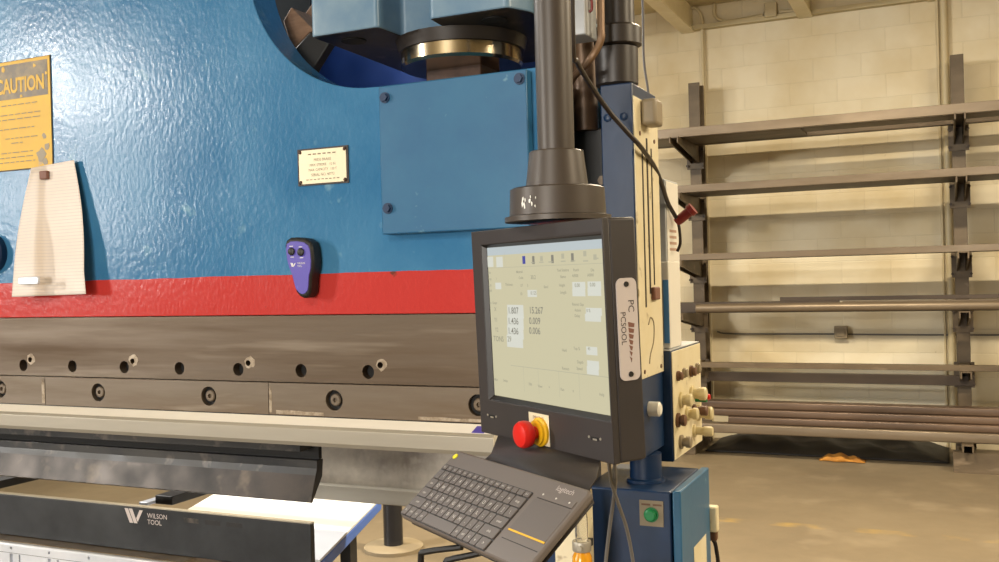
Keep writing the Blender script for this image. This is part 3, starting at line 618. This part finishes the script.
mo = thing('operator_panel', (-.60326, 1.45699, 1.45080), 'charcoal operator touchscreen panel hanging from the bronze pole', 'operator panel', rot=(.0281883, -.0007309, -.606755))
W2, H2, D2 = .1952, .18, .0614
MB().box(-W2, W2, .012, D2, -H2, H2).obj('housing', 'mon', mo, .004)
sx0, sx1, sz0, sz1 = -.1545, .1885, -.1105, .1495
bz = MB()
o4 = [(-W2, -H2), (W2, -H2), (W2, H2), (-W2, H2)]; i4 = [(sx0-.008, sz0-.008), (sx1+.003, sz0-.008), (sx1+.003, sz1+.006), (sx0-.008, sz1+.006)]; j4 = [(sx0, sz0), (sx1, sz0), (sx1, sz1), (sx0, sz1)]
vs = [(x, 0, z) for x, z in o4] + [(x, 0, z) for x, z in i4] + [(x, .009, z) for x, z in j4] + [(x, .0118, z) for x, z in o4]
fs = []; ms = []
for k in range(4):
    l = (k+1) % 4; fs += [(k, l, l+4, k+4), (k+4, l+4, l+8, k+8), (k+12, l+12, l, k), (k+8, l+8, l+12, k+12)]; ms += [0, 1, 0, 0]
bz.add(vs, fs); bz.m = ms; bz.obj('bezel', ['mon', 'mon_in'], mo, .0015)
# screen: lit panel with its user interface
EM = {'s_bg': ('#b8b294', 1), 's_top': ('#a9b2b4', 1), 's_white': ('#c2c3b8', 1), 's_txt': ('#8b8875', 1), 's_blue': ('#3a3f8f', 1), 's_line': ('#a3a08a', 1), 's_dark': ('#77756a', 1)}
for k, (h, e) in EM.items():
    m = mat('screen_' + k[2:], h, .35); b = m.node_tree.nodes['Principled BSDF']; b.inputs['Base Color'].default_value = lin('#151515'); b.inputs['Emission Color'].default_value = lin(h); b.inputs['Emission Strength'].default_value = 1.0
    M[k] = m
MR = mo.rotation_euler.to_matrix(); MO = Vector(mo.location)
def S(cx, cy, crop=1):
    """point on the screen plane from zoomed-photo coordinates"""
    if crop == 1: u, v = 475 + cx / 5.912, 235 + cy / 5.912
    else: u, v = 475 + cx / 5.62, 320 + cy / 5.62
    d = CAMR @ Vector((u - 499.5, -(v - 281), -FPX)); n = MR @ Vector((0, 1, 0)); o_ = MO + MR @ Vector((0, .0086, 0))
    w = EYE + d * ((o_ - EYE).dot(n) / d.dot(n)); return MR.transposed() @ (w - MO)
sm = MB(); ys = .0085
names = ['s_bg', 's_top', 's_white', 's_txt', 's_blue', 's_line', 's_dark']
sm.box(sx0, sx1, ys, .0117, sz0, sz1, 0)
def rect(x0, x1, z0, z1, mi, d=.0002): sm.add([(x0, ys - d, z0), (x1, ys - d, z0), (x1, ys - d, z1), (x0, ys - d, z1)], [(0, 1, 2, 3)], mi)
def srect(ax, ay, w, h, mi, crop=1, d=.0002):
    p = S(ax, ay, crop); rect(p.x, p.x + w, p.z - h, p.z, mi, d)
def stext(ax, ay, t, size, mi=3, crop=1):
    p = S(ax, ay, crop); sm.text(t, size, Matrix(((1,0,0,p.x),(0,0,-1,ys - .0005),(0,1,0,p.z - size*.7),(0,0,0,1))), mi, bold=.012)
rect(sx0, sx1, sz1 - .014, sz1, 1)
p = S(175, 120); rect(p.x, p.x + .0005, p.z - .02, p.z + .005, 5)
for ax, ay in ((70, 130), (125, 130)): srect(ax, ay, .022, .018, 2)
for ax, ay, mi in ((280, 125, 4), (338, 125, 6), (450, 118, 6), (568, 108, 6)): srect(ax, ay, .007 if mi != 4 else .009, .013, mi)
for ax, ay in ((385, 125), (510, 110), (640, 95), (700, 115)): srect(ax, ay, .008, .008, 5)
for ax, ay in ((332, 160), (380, 158), (435, 156), (508, 152), (565, 150), (640, 150), (700, 135)): srect(ax, ay, .013, .002, 5)
for ax, ay, t in ((70, 215, 'Mode'), (245, 210, 'Material'), (485, 200, 'Tool Stations'), (582, 198, 'Punch'), (685, 198, 'Die'), (260, 245, 'Code'), (505, 238, 'Name'), (575, 232, 'A0000'), (665, 228, 'A0000'),
                  (80, 252, 'Step'), (125, 250, '1'), (82, 288, 'Qty'), (88, 320, 'Job'), (180, 285, 'Thickness'), (270, 290, 'UT'), (310, 290, 'S'), (408, 298, 'Bend'), (498, 288, 'Height'), (270, 340, 'ID'), (505, 330, 'Length'),
                  (575, 400, 'Retract Gap'), (590, 435, 'Action'), (590, 468, 'Delay'), (80, 392, 'Axis  Gauge')): stext(ax, ay, t, .0062)
for ax, ay, w in ((120, 282, .02), (310, 325, .028), (575, 278, .034), (665, 275, .034), (575, 318, .034), (665, 315, .034), (655, 430, .04), (650, 465, .04)): srect(ax, ay, w, .0115, 2, d=.0001)
stext(330, 238, '30.2', .009); stext(330, 332, '0.125', .008); stext(590, 286, '0.00', .008); stext(680, 282, '0.00', .008); stext(660, 436, '0 %', .007)
for ax, ay, a, b_, c_ in ((115, 420, 'X', '1.807', '15.267'), (115, 482, 'Y1', '1.436', '0.009'), (120, 540, 'Y2', '1.436', '0.006')):
    srect(190, ay - 8, .052, .023, 2, d=.0001); stext(ax, ay + 6, a, .010); stext(195, ay + 6, b_, .0155, 6); stext(320, ay + 4, c_, .0155, 6)
stext(105, 88, 'TONS', .013, 3, 2); srect(178, 82, .052, .021, 2, 2, d=.0001); stext(183, 90, '29', .013, 3, 2)
for ax, ay, t in ((490, 160, 'Hold'), (555, 150, 'Top %'), (635, 152, '45'), (490, 262, 'Retract'), (575, 226, 'Depth'), (572, 262, 'Speed'), (110, 325, 'Main'), (160, 330, 'Setup'), (303, 350, 'Edit'), (355, 362, 'View'), (415, 368, '+'), (482, 380, 'Run'), (550, 388, 'x'), (700, 408, 'Help')): stext(ax, ay, t, .0065, 3, 2)
for ax, ay, w in ((625, 148, .028), (630, 226, .03), (628, 258, .03)): srect(ax, ay, w, .0125, 2, 2, d=.0001)
rect(sx0 + .06, sx1, sz0 + .056, sz0 + .057, 5); rect(sx0, sx1, sz1 - .036, sz1 - .0353, 5)
for fx in (.10, .145, .205, .26): rect(sx0 + fx, sx0 + fx + .0007, sz0 + .015, sz0 + .056, 5)
sm.obj('screen', names, mo, recalc=False)['label'] = 'lit beige touchscreen display with rows of values'
# usb slots
for cx in (-.153, .151):
    b = MB().box(cx - .009, cx + .009, -.0006, -.0001, -.1500, -.1445, 0).box(cx - .004, cx + .006, -.0012, -.0006, -.1495, -.147, 1)
    for s in (-.0145, .0145): b.lathe((cx + s, -.0001, -.146), (0, -1, 0), [(.0022, 0), (.0018, .001)], 10, 1)
    b.obj('port', ['dark', 'alu'], mo)
# emergency stop
es = MB().box(-.0295, .0295, -.0016, -.0001, -.1765, -.1255).obj('stop_label', 'plate', mo, .0006)
lt_ = MB(); lt_.text('EMERGENCY', .007, Matrix(((1,0,0,0),(0,0,-1,-.0019),(0,1,0,-.135),(0,0,0,1))), 0, .8, 'C'); lt_.obj('stop_text', 'rust', es, recalc=False)
MB().lathe((.006, -.0017, -.1545), (0, -1, 0), [(.0235, 0), (.0235, .004), (.020, .006), (.020, .010), (.014, .011)], 40).obj('stop_collar', 'yellow', mo)
MB().lathe((.006, -.0128, -.1545), (0, -1, 0), [(.0105, 0), (.0105, .006), (.0205, .013), (.022, .019), (.022, .026), (.019, .031), (.011, .0335)], 40).obj('stop_button', 'red', mo)
# side nameplate, lettering reads downwards
def rrect(y0, y1, z0, z1, r, n=6):
    o = []
    for (cy, cz, a0) in ((y1 - r, z1 - r, 0), (y0 + r, z1 - r, 90), (y0 + r, z0 + r, 180), (y1 - r, z0 + r, 270)):
        for k in range(n + 1): a = R(a0 + 90 * k / n); o.append((cy + r * math.cos(a), cz + r * math.sin(a)))
    return o
npl = MB().prism(rrect(.0185, .0555, -.060, .0905, .010), 'X', W2 + .0001, W2 + .002).obj('side_nameplate', 'grey', mo)
npl.data.materials[0] = M['logo']; npl['label'] = 'pale rounded nameplate screwed to the side'
tx = MB()
def sidemat(y, z): return Matrix(((0, 0, 1, W2 + .0023), (0, 1, 0, y), (-1, 0, 0, z), (0, 0, 0, 1)))
tx.text('PC', .0155, sidemat(.0385, .0585)); tx.text('PCSOOL', .0135, sidemat(.0235, .0415), 0, .95)
tx.obj('plate_lettering', 'ink_dark', npl, recalc=False)
fl_ = MB()
for k in range(7):
    z0 = .026 - .0085 * k; fl_.add([(W2 + .0023, .0365, z0), (W2 + .0023, .0485 - .0012*k, z0 - .003), (W2 + .0023, .0475 - .0015*k, z0 - .0085), (W2 + .0023, .0370+.0005*k, z0 - .0075)], [(0, 1, 2, 3)])
fl_.obj('red_flag_mark', 'rust', npl, recalc=False)
for y, z_ in ((.0365, .0815), (.0375, -.051)): MB().lathe((W2 + .002, y, z_), (1, 0, 0), [(.0042, 0), (.0038, .0018)], 16).obj('screw', 'black', npl)

# keyboard pose
KL = Vector((-.60753, 1.26869, 1.22181)); KE = Euler((.678339, .0147195, -.5720066)); KR = KE.to_matrix()
def K2W(p): return KL + KR @ Vector(p)
def MW(p): return MO + MR @ Vector(p)
# tray: bent sheet from the underside of the housing down under the keyboard
def strip(rows, t):
    vs = []; fs = []; n = len(rows)
    for a, b in rows: vs += [a, b]
    for i in range(n - 1): fs.append((2*i, 2*i+1, 2*i+3, 2*i+2))
    return MB().add(vs, fs)
Xs = (-.135, .172)
def KP(u, v, zl):
    d = CAMR @ Vector((u - 499.5, -(v - 281), -FPX)); n = KR @ Vector((0, 0, 1)); o_ = K2W((0, 0, zl)); return EYE + d * ((o_ - EYE).dot(n) / d.dot(n))
rows = [(MW((-.150, .05, -.1815)), MW((.148, .05, -.1815))), (MW((-.150, .010, -.1815)), MW((.148, .010, -.1815))),
        (KP(492, 455, -.016), KP(597, 479, -.016)), (KP(484, 462, -.0245), KP(590, 490, -.0245)), (K2W((-.12, .066, -.0245)), K2W((.166, .066, -.0245))), (K2W((-.166, -.066, -.0245)), K2W((.166, -.066, -.0245)))]
tr = strip(rows, .003)
inv = mo.rotation_euler.to_matrix().transposed()
tr.v = [inv @ (v - MO) for v in tr.v]
tro = tr.obj('keyboard_tray', 'mon', mo, recalc=False, ang=20); so = tro.modifiers.new('solid', 'SOLIDIFY'); so.thickness = .003; so.offset = -1
tro['label'] = 'bent charcoal tray below the screen'
for hp_ in (((462, 547), (455, 548), (425, 552), (421, 558), (420, 600)), ((480, 553), (472, 555), (449, 560), (446, 566), (445, 610))):
    q = MB().tube([P(u, v, 'Y', 1.255 + .0005 * (v - 547)) for u, v in hp_], .0048, 8, sub=3)
    q.v = [inv @ (v - MO) for v in q.v]; q.obj('tray_hook', 'black', tro)

# ================================================================ KEYBOARD
kb = thing('keyboard', KL, 'grey-brown wireless keyboard with a touchpad lying on the tray', 'keyboard', rot=KE)
def rr(x0, x1, y0, y1, r, n=6):
    o = []
    for (cx, cy, a0) in ((x1 - r, y1 - r, 0), (x0 + r, y1 - r, 90), (x0 + r, y0 + r, 180), (x1 - r, y0 + r, 270)):
        for k in range(n + 1): a = R(a0 + 90 * k / n); o.append((cx + r * math.cos(a), cy + r * math.sin(a)))
    return o
MB().prism(rr(-.177, .177, -.070, .070, .010), 'Z', -.012, 0).obj('case', 'kb', kb, .003)
MB().prism([(.066, -.0125), (.066, -.022), (.03, -.0225), (-.06, -.0125)], 'X', -.165, .165).obj('battery_hump', 'kb', kb, .003)
MB().prism(rr(-.1735, .0765, -.0685, .0395, .003), 'Z', -.002, .0003).obj('key_well', 'kb_gap', kb)
def key(x0, x1, y0, y1, t='', h=.0022, ts=.0075):
    g = .0011; b = MB().prism(rr(x0 + g, x1 - g, y0 + g, y1 - g, .0012, 2), 'Z', .0004, h)
    k2 = MB(); 
    if t: b.text(t, ts, Matrix.Translation(((x0 + x1) / 2, (y0 + y1) / 2 - ts * .33, h + .0002)), 1, 1, 'C')
    return b.obj('key', ['key', 'legend'], kb, recalc=False)
BX0, BX1 = -.1725, .0755; BW = BX1 - BX0; y = .0385
n = 16
fk = ['Esc', 'F1', 'F2', 'F3', 'F4', 'F5', 'F6', 'F7', 'F8', 'F9', 'F10', 'F11', 'F12', '', '', 'Del']
for i in range(n): key(BX0 + BW * i / n, BX0 + BW * (i + 1) / n, y - .011, y, fk[i], ts=.0042)
y -= .0115
def krow(items, y0, y1):
    tot = sum(w for _, w in items); x = BX0
    for t, w in items:
        x1 = x + BW * w / tot; key(x, x1, y0, y1, t, ts=.0085 if len(t) < 2 else .0055); x = x1
RH = (.0385 - .0115 + .068) / 5
krow([(c_, 1) for c_ in '`1234567890-='] + [('bksp', 1.6)], y - RH, y); y -= RH
krow([('tab', 1.4)] + [(c_, 1) for c_ in 'QWERTYUIOP[]'] + [('\\', 1.2)], y - RH, y); y -= RH
krow([('caps', 1.7)] + [(c_, 1) for c_ in "ASDFGHJKL;'"] + [('enter', 1.9)], y - RH, y); y -= RH
krow([('shift', 2.2)] + [(c_, 1) for c_ in 'ZXCVBNM,./'] + [('shift', 2.4)], y - RH, y); y -= RH
krow([('fn', 1), ('ctrl', 1), ('alt', 1), ('alt', 1), ('', 5.2), ('alt', 1), ('ctrl', 1), ('<', 1), ('v', 1), ('>', 1.4)], y - RH, y)
mk = MB().box(.0905, .169, .0335, .0345, .0001, .0006, 0).box(.0905, .169, .0345, .0455, .0001, .0012, 1)
mk.obj('media_strip', ['kb_gap', 'kb'], kb, recalc=True)
for x in (.098, .128, .158): MB().lathe((x, .041, .0012), (0, 0, 1), [(.0016, 0), (.0014, .0005)], 10).obj('media_mark', 'legend', kb)
MB().prism(rr(.0865, .1705, -.025, .031, .003), 'Z', .0001, .0005).obj('touchpad', 'key', kb)
MB().box(.0865, .1705, -.0262, -.0236, .0001, .0009).obj('yellow_line', 'yellow', kb)['label'] = 'thin yellow line under the touchpad'
MB().box(.0865, .1705, -.0402, -.0392, .0001, .0005).obj('button_groove', 'kb_gap', kb)
MB().lathe((-.1665, .0575, .0001), (0, 0, 1), [(.0052, 0), (.0048, .0012)], 24).obj('power_dot', 'yellow_dot', kb)['label'] = 'round yellow sticker in the corner'
lt_ = MB().text('logitech', .0125, Matrix.Translation((.112, .0535, .0004))); lt_.obj('printed_name', 'logo', kb, recalc=False)
MB().prism(rr(.054, .098, .0705, .088, .002), 'Z', -.0240, -.0225).obj('velcro_pad', 'black', kb)

# ================================================================ SMALL THINGS ON THE RAM FACE
YF = 1.9495
# wireless remote
rm = thing('remote_control', (-1.40, 1.945, 1.58), 'black remote with violet face and two buttons stuck to the machine front', 'remote control')
def rem(sc, dz=0):
    half = [(.0, .069), (.020, .0675), (.0335, .060), (.0375, .048), (.0375, .020), (.034, .0), (.026, -.020), (.0225, -.040), (.019, -.056), (.010, -.066), (0, -.069)]
    pts = [(x * sc, z * sc) for x, z in half] + [(-x * sc, z * sc) for x, z in half[-2:0:-1]]
    return pts
rx, rz = -1.392, 1.583
tilt = R(-5)
def RT(p): return (rx + p[0] * math.cos(tilt) - p[1] * math.sin(tilt) * -1, rz + p[1] * math.cos(tilt) + p[0] * math.sin(tilt) * -1 * -1)
MB().prism([RT(p) for p in rem(1.06)], 'Y', 1.911, YF).obj('body', 'black', rm, .007, seg=3)
MB().prism([RT(p) for p in rem(.92)], 'Y', 1.9085, 1.9115).obj('face', 'violet', rm, .001)
for dx in (-.018, .009): 
    c_ = RT((dx, .038)); MB().lathe((c_[0], 1.9083, c_[1]), (0, -1, 0), [(.0095, 0), (.0095, .002), (.0085, .004), (.005, .0055)], 20).obj('button', 'black', rm)
rl = MB(); wilson(rl, rx - .026, 1.9082, rz + .003, .009); rl.text('WILSON', .0065, FY(rx - .006, 1.9082, rz + .0085), 0, .9); rl.text('TOOL', .0055, FY(rx - .006, 1.9082, rz + .002), 0, .9)
rl.obj('maker_mark', 'white', rm, recalc=False)
for dx in (-.018, .009):
    for dz in (.0505, .0245): c_ = RT((dx, dz)); MB().box(c_[0] - .005, c_[0] + .005, 1.9080, 1.9083, c_[1] - .0008, c_[1] + .0008).obj('button_caption', 'white', rm)
# data plate
dpl = thing('data_plate', (-1.344, 1.9495, 1.826), 'small cream riveted data plate on the blue machine front', 'data plate')
MB().box(-1.417, -1.272, 1.947, YF, 1.781, 1.870).obj('backing', 'ink_dark', dpl)
MB().prism(rr(-1.412, -1.277, 1.785, 1.866, .007, 3), 'Y', 1.9455, 1.947).obj('plate', 'plate', dpl)
tx = MB()
for z_, t, s, x in ((1.8385, 'PRESS BRAKE', .0095, -1.344), (1.8265, 'MAX. STROKE    12 IN', .0085, -1.344), (1.815, 'MAX. CAPACITY   120 T', .0085, -1.344), (1.8025, 'SERIAL NO. 40773', .0095, -1.344)):
    tx.text(t, s, FY(x, 1.9452, z_), 0, .9, 'C')
for k in range(9): tx.box(-1.392 + .011 * k, -1.385 + .011 * k, 1.9450, 1.9453, 1.7935, 1.7955)
for k in range(6): tx.box(-1.385 + .014 * k, -1.376 + .014 * k, 1.9450, 1.9453, 1.854, 1.857)
tx.obj('lettering', 'ink', dpl, recalc=False)
for x in (-1.408, -1.281):
    for z_ in (1.789, 1.862): MB().lathe((x, 1.947, z_), (0, -1, 0), [(.0048, 0), (.0045, .002), (.002, .004)], 14).obj('rivet', 'brown_steel', dpl)
# caution sign
cg = thing('caution_sign', (-2.4, 1.9495, 1.885), 'weathered yellow caution sign with a brown heading band on the machine front', 'sign')
z0, z1 = 1.890, 2.197
MB().box(-2.502, -2.240, 1.9478, YF, z0 - .003, z1 + .002).obj('backing', 'ink_dark', cg)
sh = MB().box(-2.50, -2.2425, 1.9465, 1.9478, z0, z1, 0)
for k, (a, w) in enumerate(((0, .30), (0, .0), (.02, .27), (0, .30), (.05, 0), (.06, .22), (0, 0), (.1, .18), (.14, .08), (0, 0), (.02, .25), (.04, .24), (.02, .26))):
    if w:
        x = -2.485 + a * .6
        while x < -2.485 + a * .6 + w * .62: l = random.uniform(.008, .03); sh.box(x, x + l, 1.9460, 1.9466, 2.072 - .0135*k, 2.0745 - .0135*k, 1); x += l + .006
def blot(mb, x, z_, r_, y, mi):
    n_ = 9; mb.prism([(x + math.cos(2*math.pi*i/n_) * r_ * random.uniform(.5, 1.1), z_ + math.sin(2*math.pi*i/n_) * r_ * random.uniform(.5, 1.1)) for i in range(n_)], 'Y', y, y + .0006, mi)
for q_ in ((-2.27, 1.975, .010), (-2.285, 1.925, .022), (-2.262, 1.945, .014), (-2.268, 1.905, .012)): blot(sh, *q_, 1.9459, 2)
sh.obj('sheet', ['sign_yellow', 'ink', 'greybrown'], cg)
bd = MB().box(-2.492, -2.251, 1.9458, 1.9464, 2.090, 2.188, 0)
for q_ in ((-2.45, 2.172, .014), (-2.425, 2.176, .010), (-2.355, 2.096, .006), (-2.256, 2.15, .005), (-2.47, 2.165, .014), (-2.30, 2.175, .007)): blot(bd, *q_, 1.9453, 1)
bd.obj('heading_band', ['sign_brown', 'sign_yellow'], cg)
tx = MB().text('CAUTION', .058, FY(-2.264, 1.9449, 2.108), 0, .74, 'R', .03); tx.obj('heading', 'sign_yellow', cg, recalc=False)
# paper sheet
def pap(u, v):
    l = (31 + (12 - 31) * (v ** 1.1) - 4 * math.sin(math.pi * v), 168 + (297 - 168) * v); r_ = (74 + (86 - 74) * v + 3.5 * math.sin(math.pi * min(1, v * 1.2)), 160 + (294 - 160) * v)
    bulge = .004 + .022 * (u ** 2.2) * min(1, .3 + v) + .030 * (1 - u) ** 3 * v + .022 * max(0, v - .35) * math.sin(u * 7.5) + .010 * math.sin(math.pi * u) * v + .022 * math.exp(-((u - .18 - .12 * v) / .13) ** 2) * math.sin(math.pi * min(1, v * .9))
    if u < .35 and v < .3: bulge += .03 * (.35 - u) / .35 * (.3 - v) / .3
    q = P(l[0] + (r_[0] - l[0]) * u, l[1] + (r_[1] - l[1]) * u, 'Y', 1.947 - bulge)
    return tuple(q)
pt_ = MB().grid(pap, 28, 40).obj('paper_note', 'paper', recalc=False, ang=60); so = pt_.modifiers.new('solid', 'SOLIDIFY'); so.thickness = .0006
tag(pt_, 'curled ruled paper sheet held to the machine by two magnets', 'paper')
mg = MB().box(-2.275, -2.245, 1.928, 1.9385, 1.852, 1.876).obj('magnet', 'rust', bevel=.003); tag(mg, 'small reddish brown magnet at the top of the paper sheet', 'magnet')
a_ = pap(.12, .88); b_ = pap(.45, .84)
mg = MB(); v0 = Vector(a_); v1 = Vector(b_); dd = (v1 - v0)
mg = MB().prism(rr(-2.318, -2.240, 1.562, 1.583, .006, 3), 'Y', 1.886, 1.894).obj('magnet', 'silver', bevel=.002)
tag(mg, 'flat silver magnet clip across the lower left of the paper sheet', 'magnet')
bk = MB().lathe((-2.49, 1.9495, 1.655), (0, -1, 0), [(.055, 0), (.055, .018), (.048, .026), (.02, .028)], 36).obj('shadow_disc', 'blue_dark'); tag(bk, 'added dark blue cap on the machine front at the left picture edge', 'cap')  # added disc that gives a cast shadow's shape and tone

# wood blocks lying in the cut-out, on the black chock
tag(MB().prism(pxz([(283, 21), (291, 7), (315, 31), (309.5, 32), (297, 45.5), (292, 51)], 2.09), 'Y', 2.09, 2.17).obj('wood_block', 'wood', bevel=.003), 'larger brown wood block wedged in the round cut-out', 'wood block', 'wood blocks in the cut-out')
tag(MB().prism(pxz([(304, 15), (312, 3), (322, 18), (319, 34), (311, 34)], 2.2), 'Y', 2.2, 2.25).obj('wood_block', 'wood', bevel=.003), 'smaller pale wood block leaning on the larger one by the blue mount', 'wood block', 'wood blocks in the cut-out')

# lubricator + loose cables below the panel
lu = thing('oil_lubricator', (-.715, 1.97, .93), 'clear oil lubricator with chrome clamp and amber bowl beneath the keyboard edge', 'lubricator')
lx, ly = -.716, 1.96
MB().lathe((lx, ly, .979), (0, 0, 1), [(.014, 0), (.014, .05), (.010, .07), (.010, .12)], 24).obj('neck', 'glass', lu)
MB().lathe((lx, ly, .957), (0, 0, 1), [(.0195, 0), (.0205, .002), (.0205, .020), (.0195, .0218)], 32).cyl((lx + .004, ly - .019, .968), (lx + .004, ly - .026, .968), .005, n=8).obj('clamp_ring', 'alu', lu)
MB().lathe((lx, ly, .87), (0, 0, 1), [(.010, 0), (.018, .015), (.022, .05), (.021, .075), (.015, .0865)], 32).obj('bowl', 'amber', lu)
MB().box(lx - .012, lx + .012, ly + .0208, 1.9995, .96, .975).obj('mount', 'black', lu)
tag(MB().tube([P(613, 440, 'Y', 1.62), P(615, 470, 'Y', 1.68), P(615, 488, 'Y', 1.72), P(610, 525, 'Y', 1.76), P(605, 570, 'Y', 1.8), P(600, 640, 'Y', 1.85), Vector((-.74, 1.9, .5)), Vector((-.74, 1.93, .006))], .0035).obj('cable', 'cable_grey'), 'straight thin grey cable hanging below the operator panel', 'cable')
tag(MB().tube([P(608, 450, 'Y', 1.64), P(611, 480, 'Y', 1.7), P(618, 503, 'Y', 1.74), P(627, 530, 'Y', 1.8), P(634, 570, 'Y', 1.86), P(640, 640, 'Y', 1.9), Vector((-.66, 1.95, .5)), Vector((-.66, 1.98, .006))], .0035).obj('cable', 'cable_grey'), 'slanting thin grey cable hanging in front of the blue cabinet', 'cable')

# ================================================================ LIGHT
def area(name, loc, size, power, col, target=None, sy=None):
    l = bpy.data.lights.new(name, 'AREA'); l.energy = power; l.color = col; l.shape = 'RECTANGLE'; l.size = size; l.size_y = sy or size
    o = bpy.data.objects.new(name, l); COL.objects.link(o); o.location = loc
    if target is not None: o.rotation_euler = (Vector(target) - Vector(loc)).to_track_quat('-Z', 'Y').to_euler()
    return o
WARM = (1, .85, .62); MID = (1, .95, .87); COOL = (1, .97, .92)
area('bay_lamp_back_left', (-4.2, 5.0, 3.7), 1.4, 110, WARM, sy=.2)
area('bay_lamp_back_mid', (-.9, 5.0, 3.7), 1.4, 165, WARM, sy=.2)
area('bay_lamp_back_right', (2.4, 5.0, 3.7), 1.4, 190, WARM, sy=.2)
area('bay_lamp_right', (3.6, 1.5, 3.7), 1.0, 90, WARM, (-.6, 2.2, 1.2), sy=.5)
area('bay_lamp_left', (-8.2, -3.4, 3.65), .5, 165, COOL, (-2.0, 1.95, 1.5), sy=.3)
area('bay_lamp_far_left', (-16, -9.7, 3.1), 1.2, 480, COOL, (-2.0, 1.95, 1.3), sy=.6)
area('front_mid_fill', (-1.0, -2.0, 3.8), 1.2, 70, MID, sy=.5)  # added overhead fill for the monitor and keyboard
area('low_front_fill', (-1.5, -8, 2.0), 2.2, 400, MID, (-1.5, 2, 1.2), sy=2.0)  # added soft fill from low in front, no doorway here
area('ceiling_uplight_fill', (-.9, 6.0, 3.2), 1.4, 14, WARM, (-.9, 6.0, 4), sy=.3)  # added uplight that brightens the ceiling and joists
area('table_side_fill', (-4.6, 2.35, 3.5), .6, 170, COOL, (-1.9, 2.35, .8), sy=.3)  # added light off to the left, placed to reach the table top
w = bpy.data.worlds.new('world'); bpy.context.scene.world = w; w.use_nodes = True
w.node_tree.nodes['Background'].inputs[0].default_value = (1, .9, .75, 1); w.node_tree.nodes['Background'].inputs[1].default_value = .15
vs_ = bpy.context.scene.view_settings; vs_.view_transform = 'Standard'; vs_.look = 'None'; vs_.gamma = 1; vs_.use_curve_mapping = False; vs_.exposure = 0.3
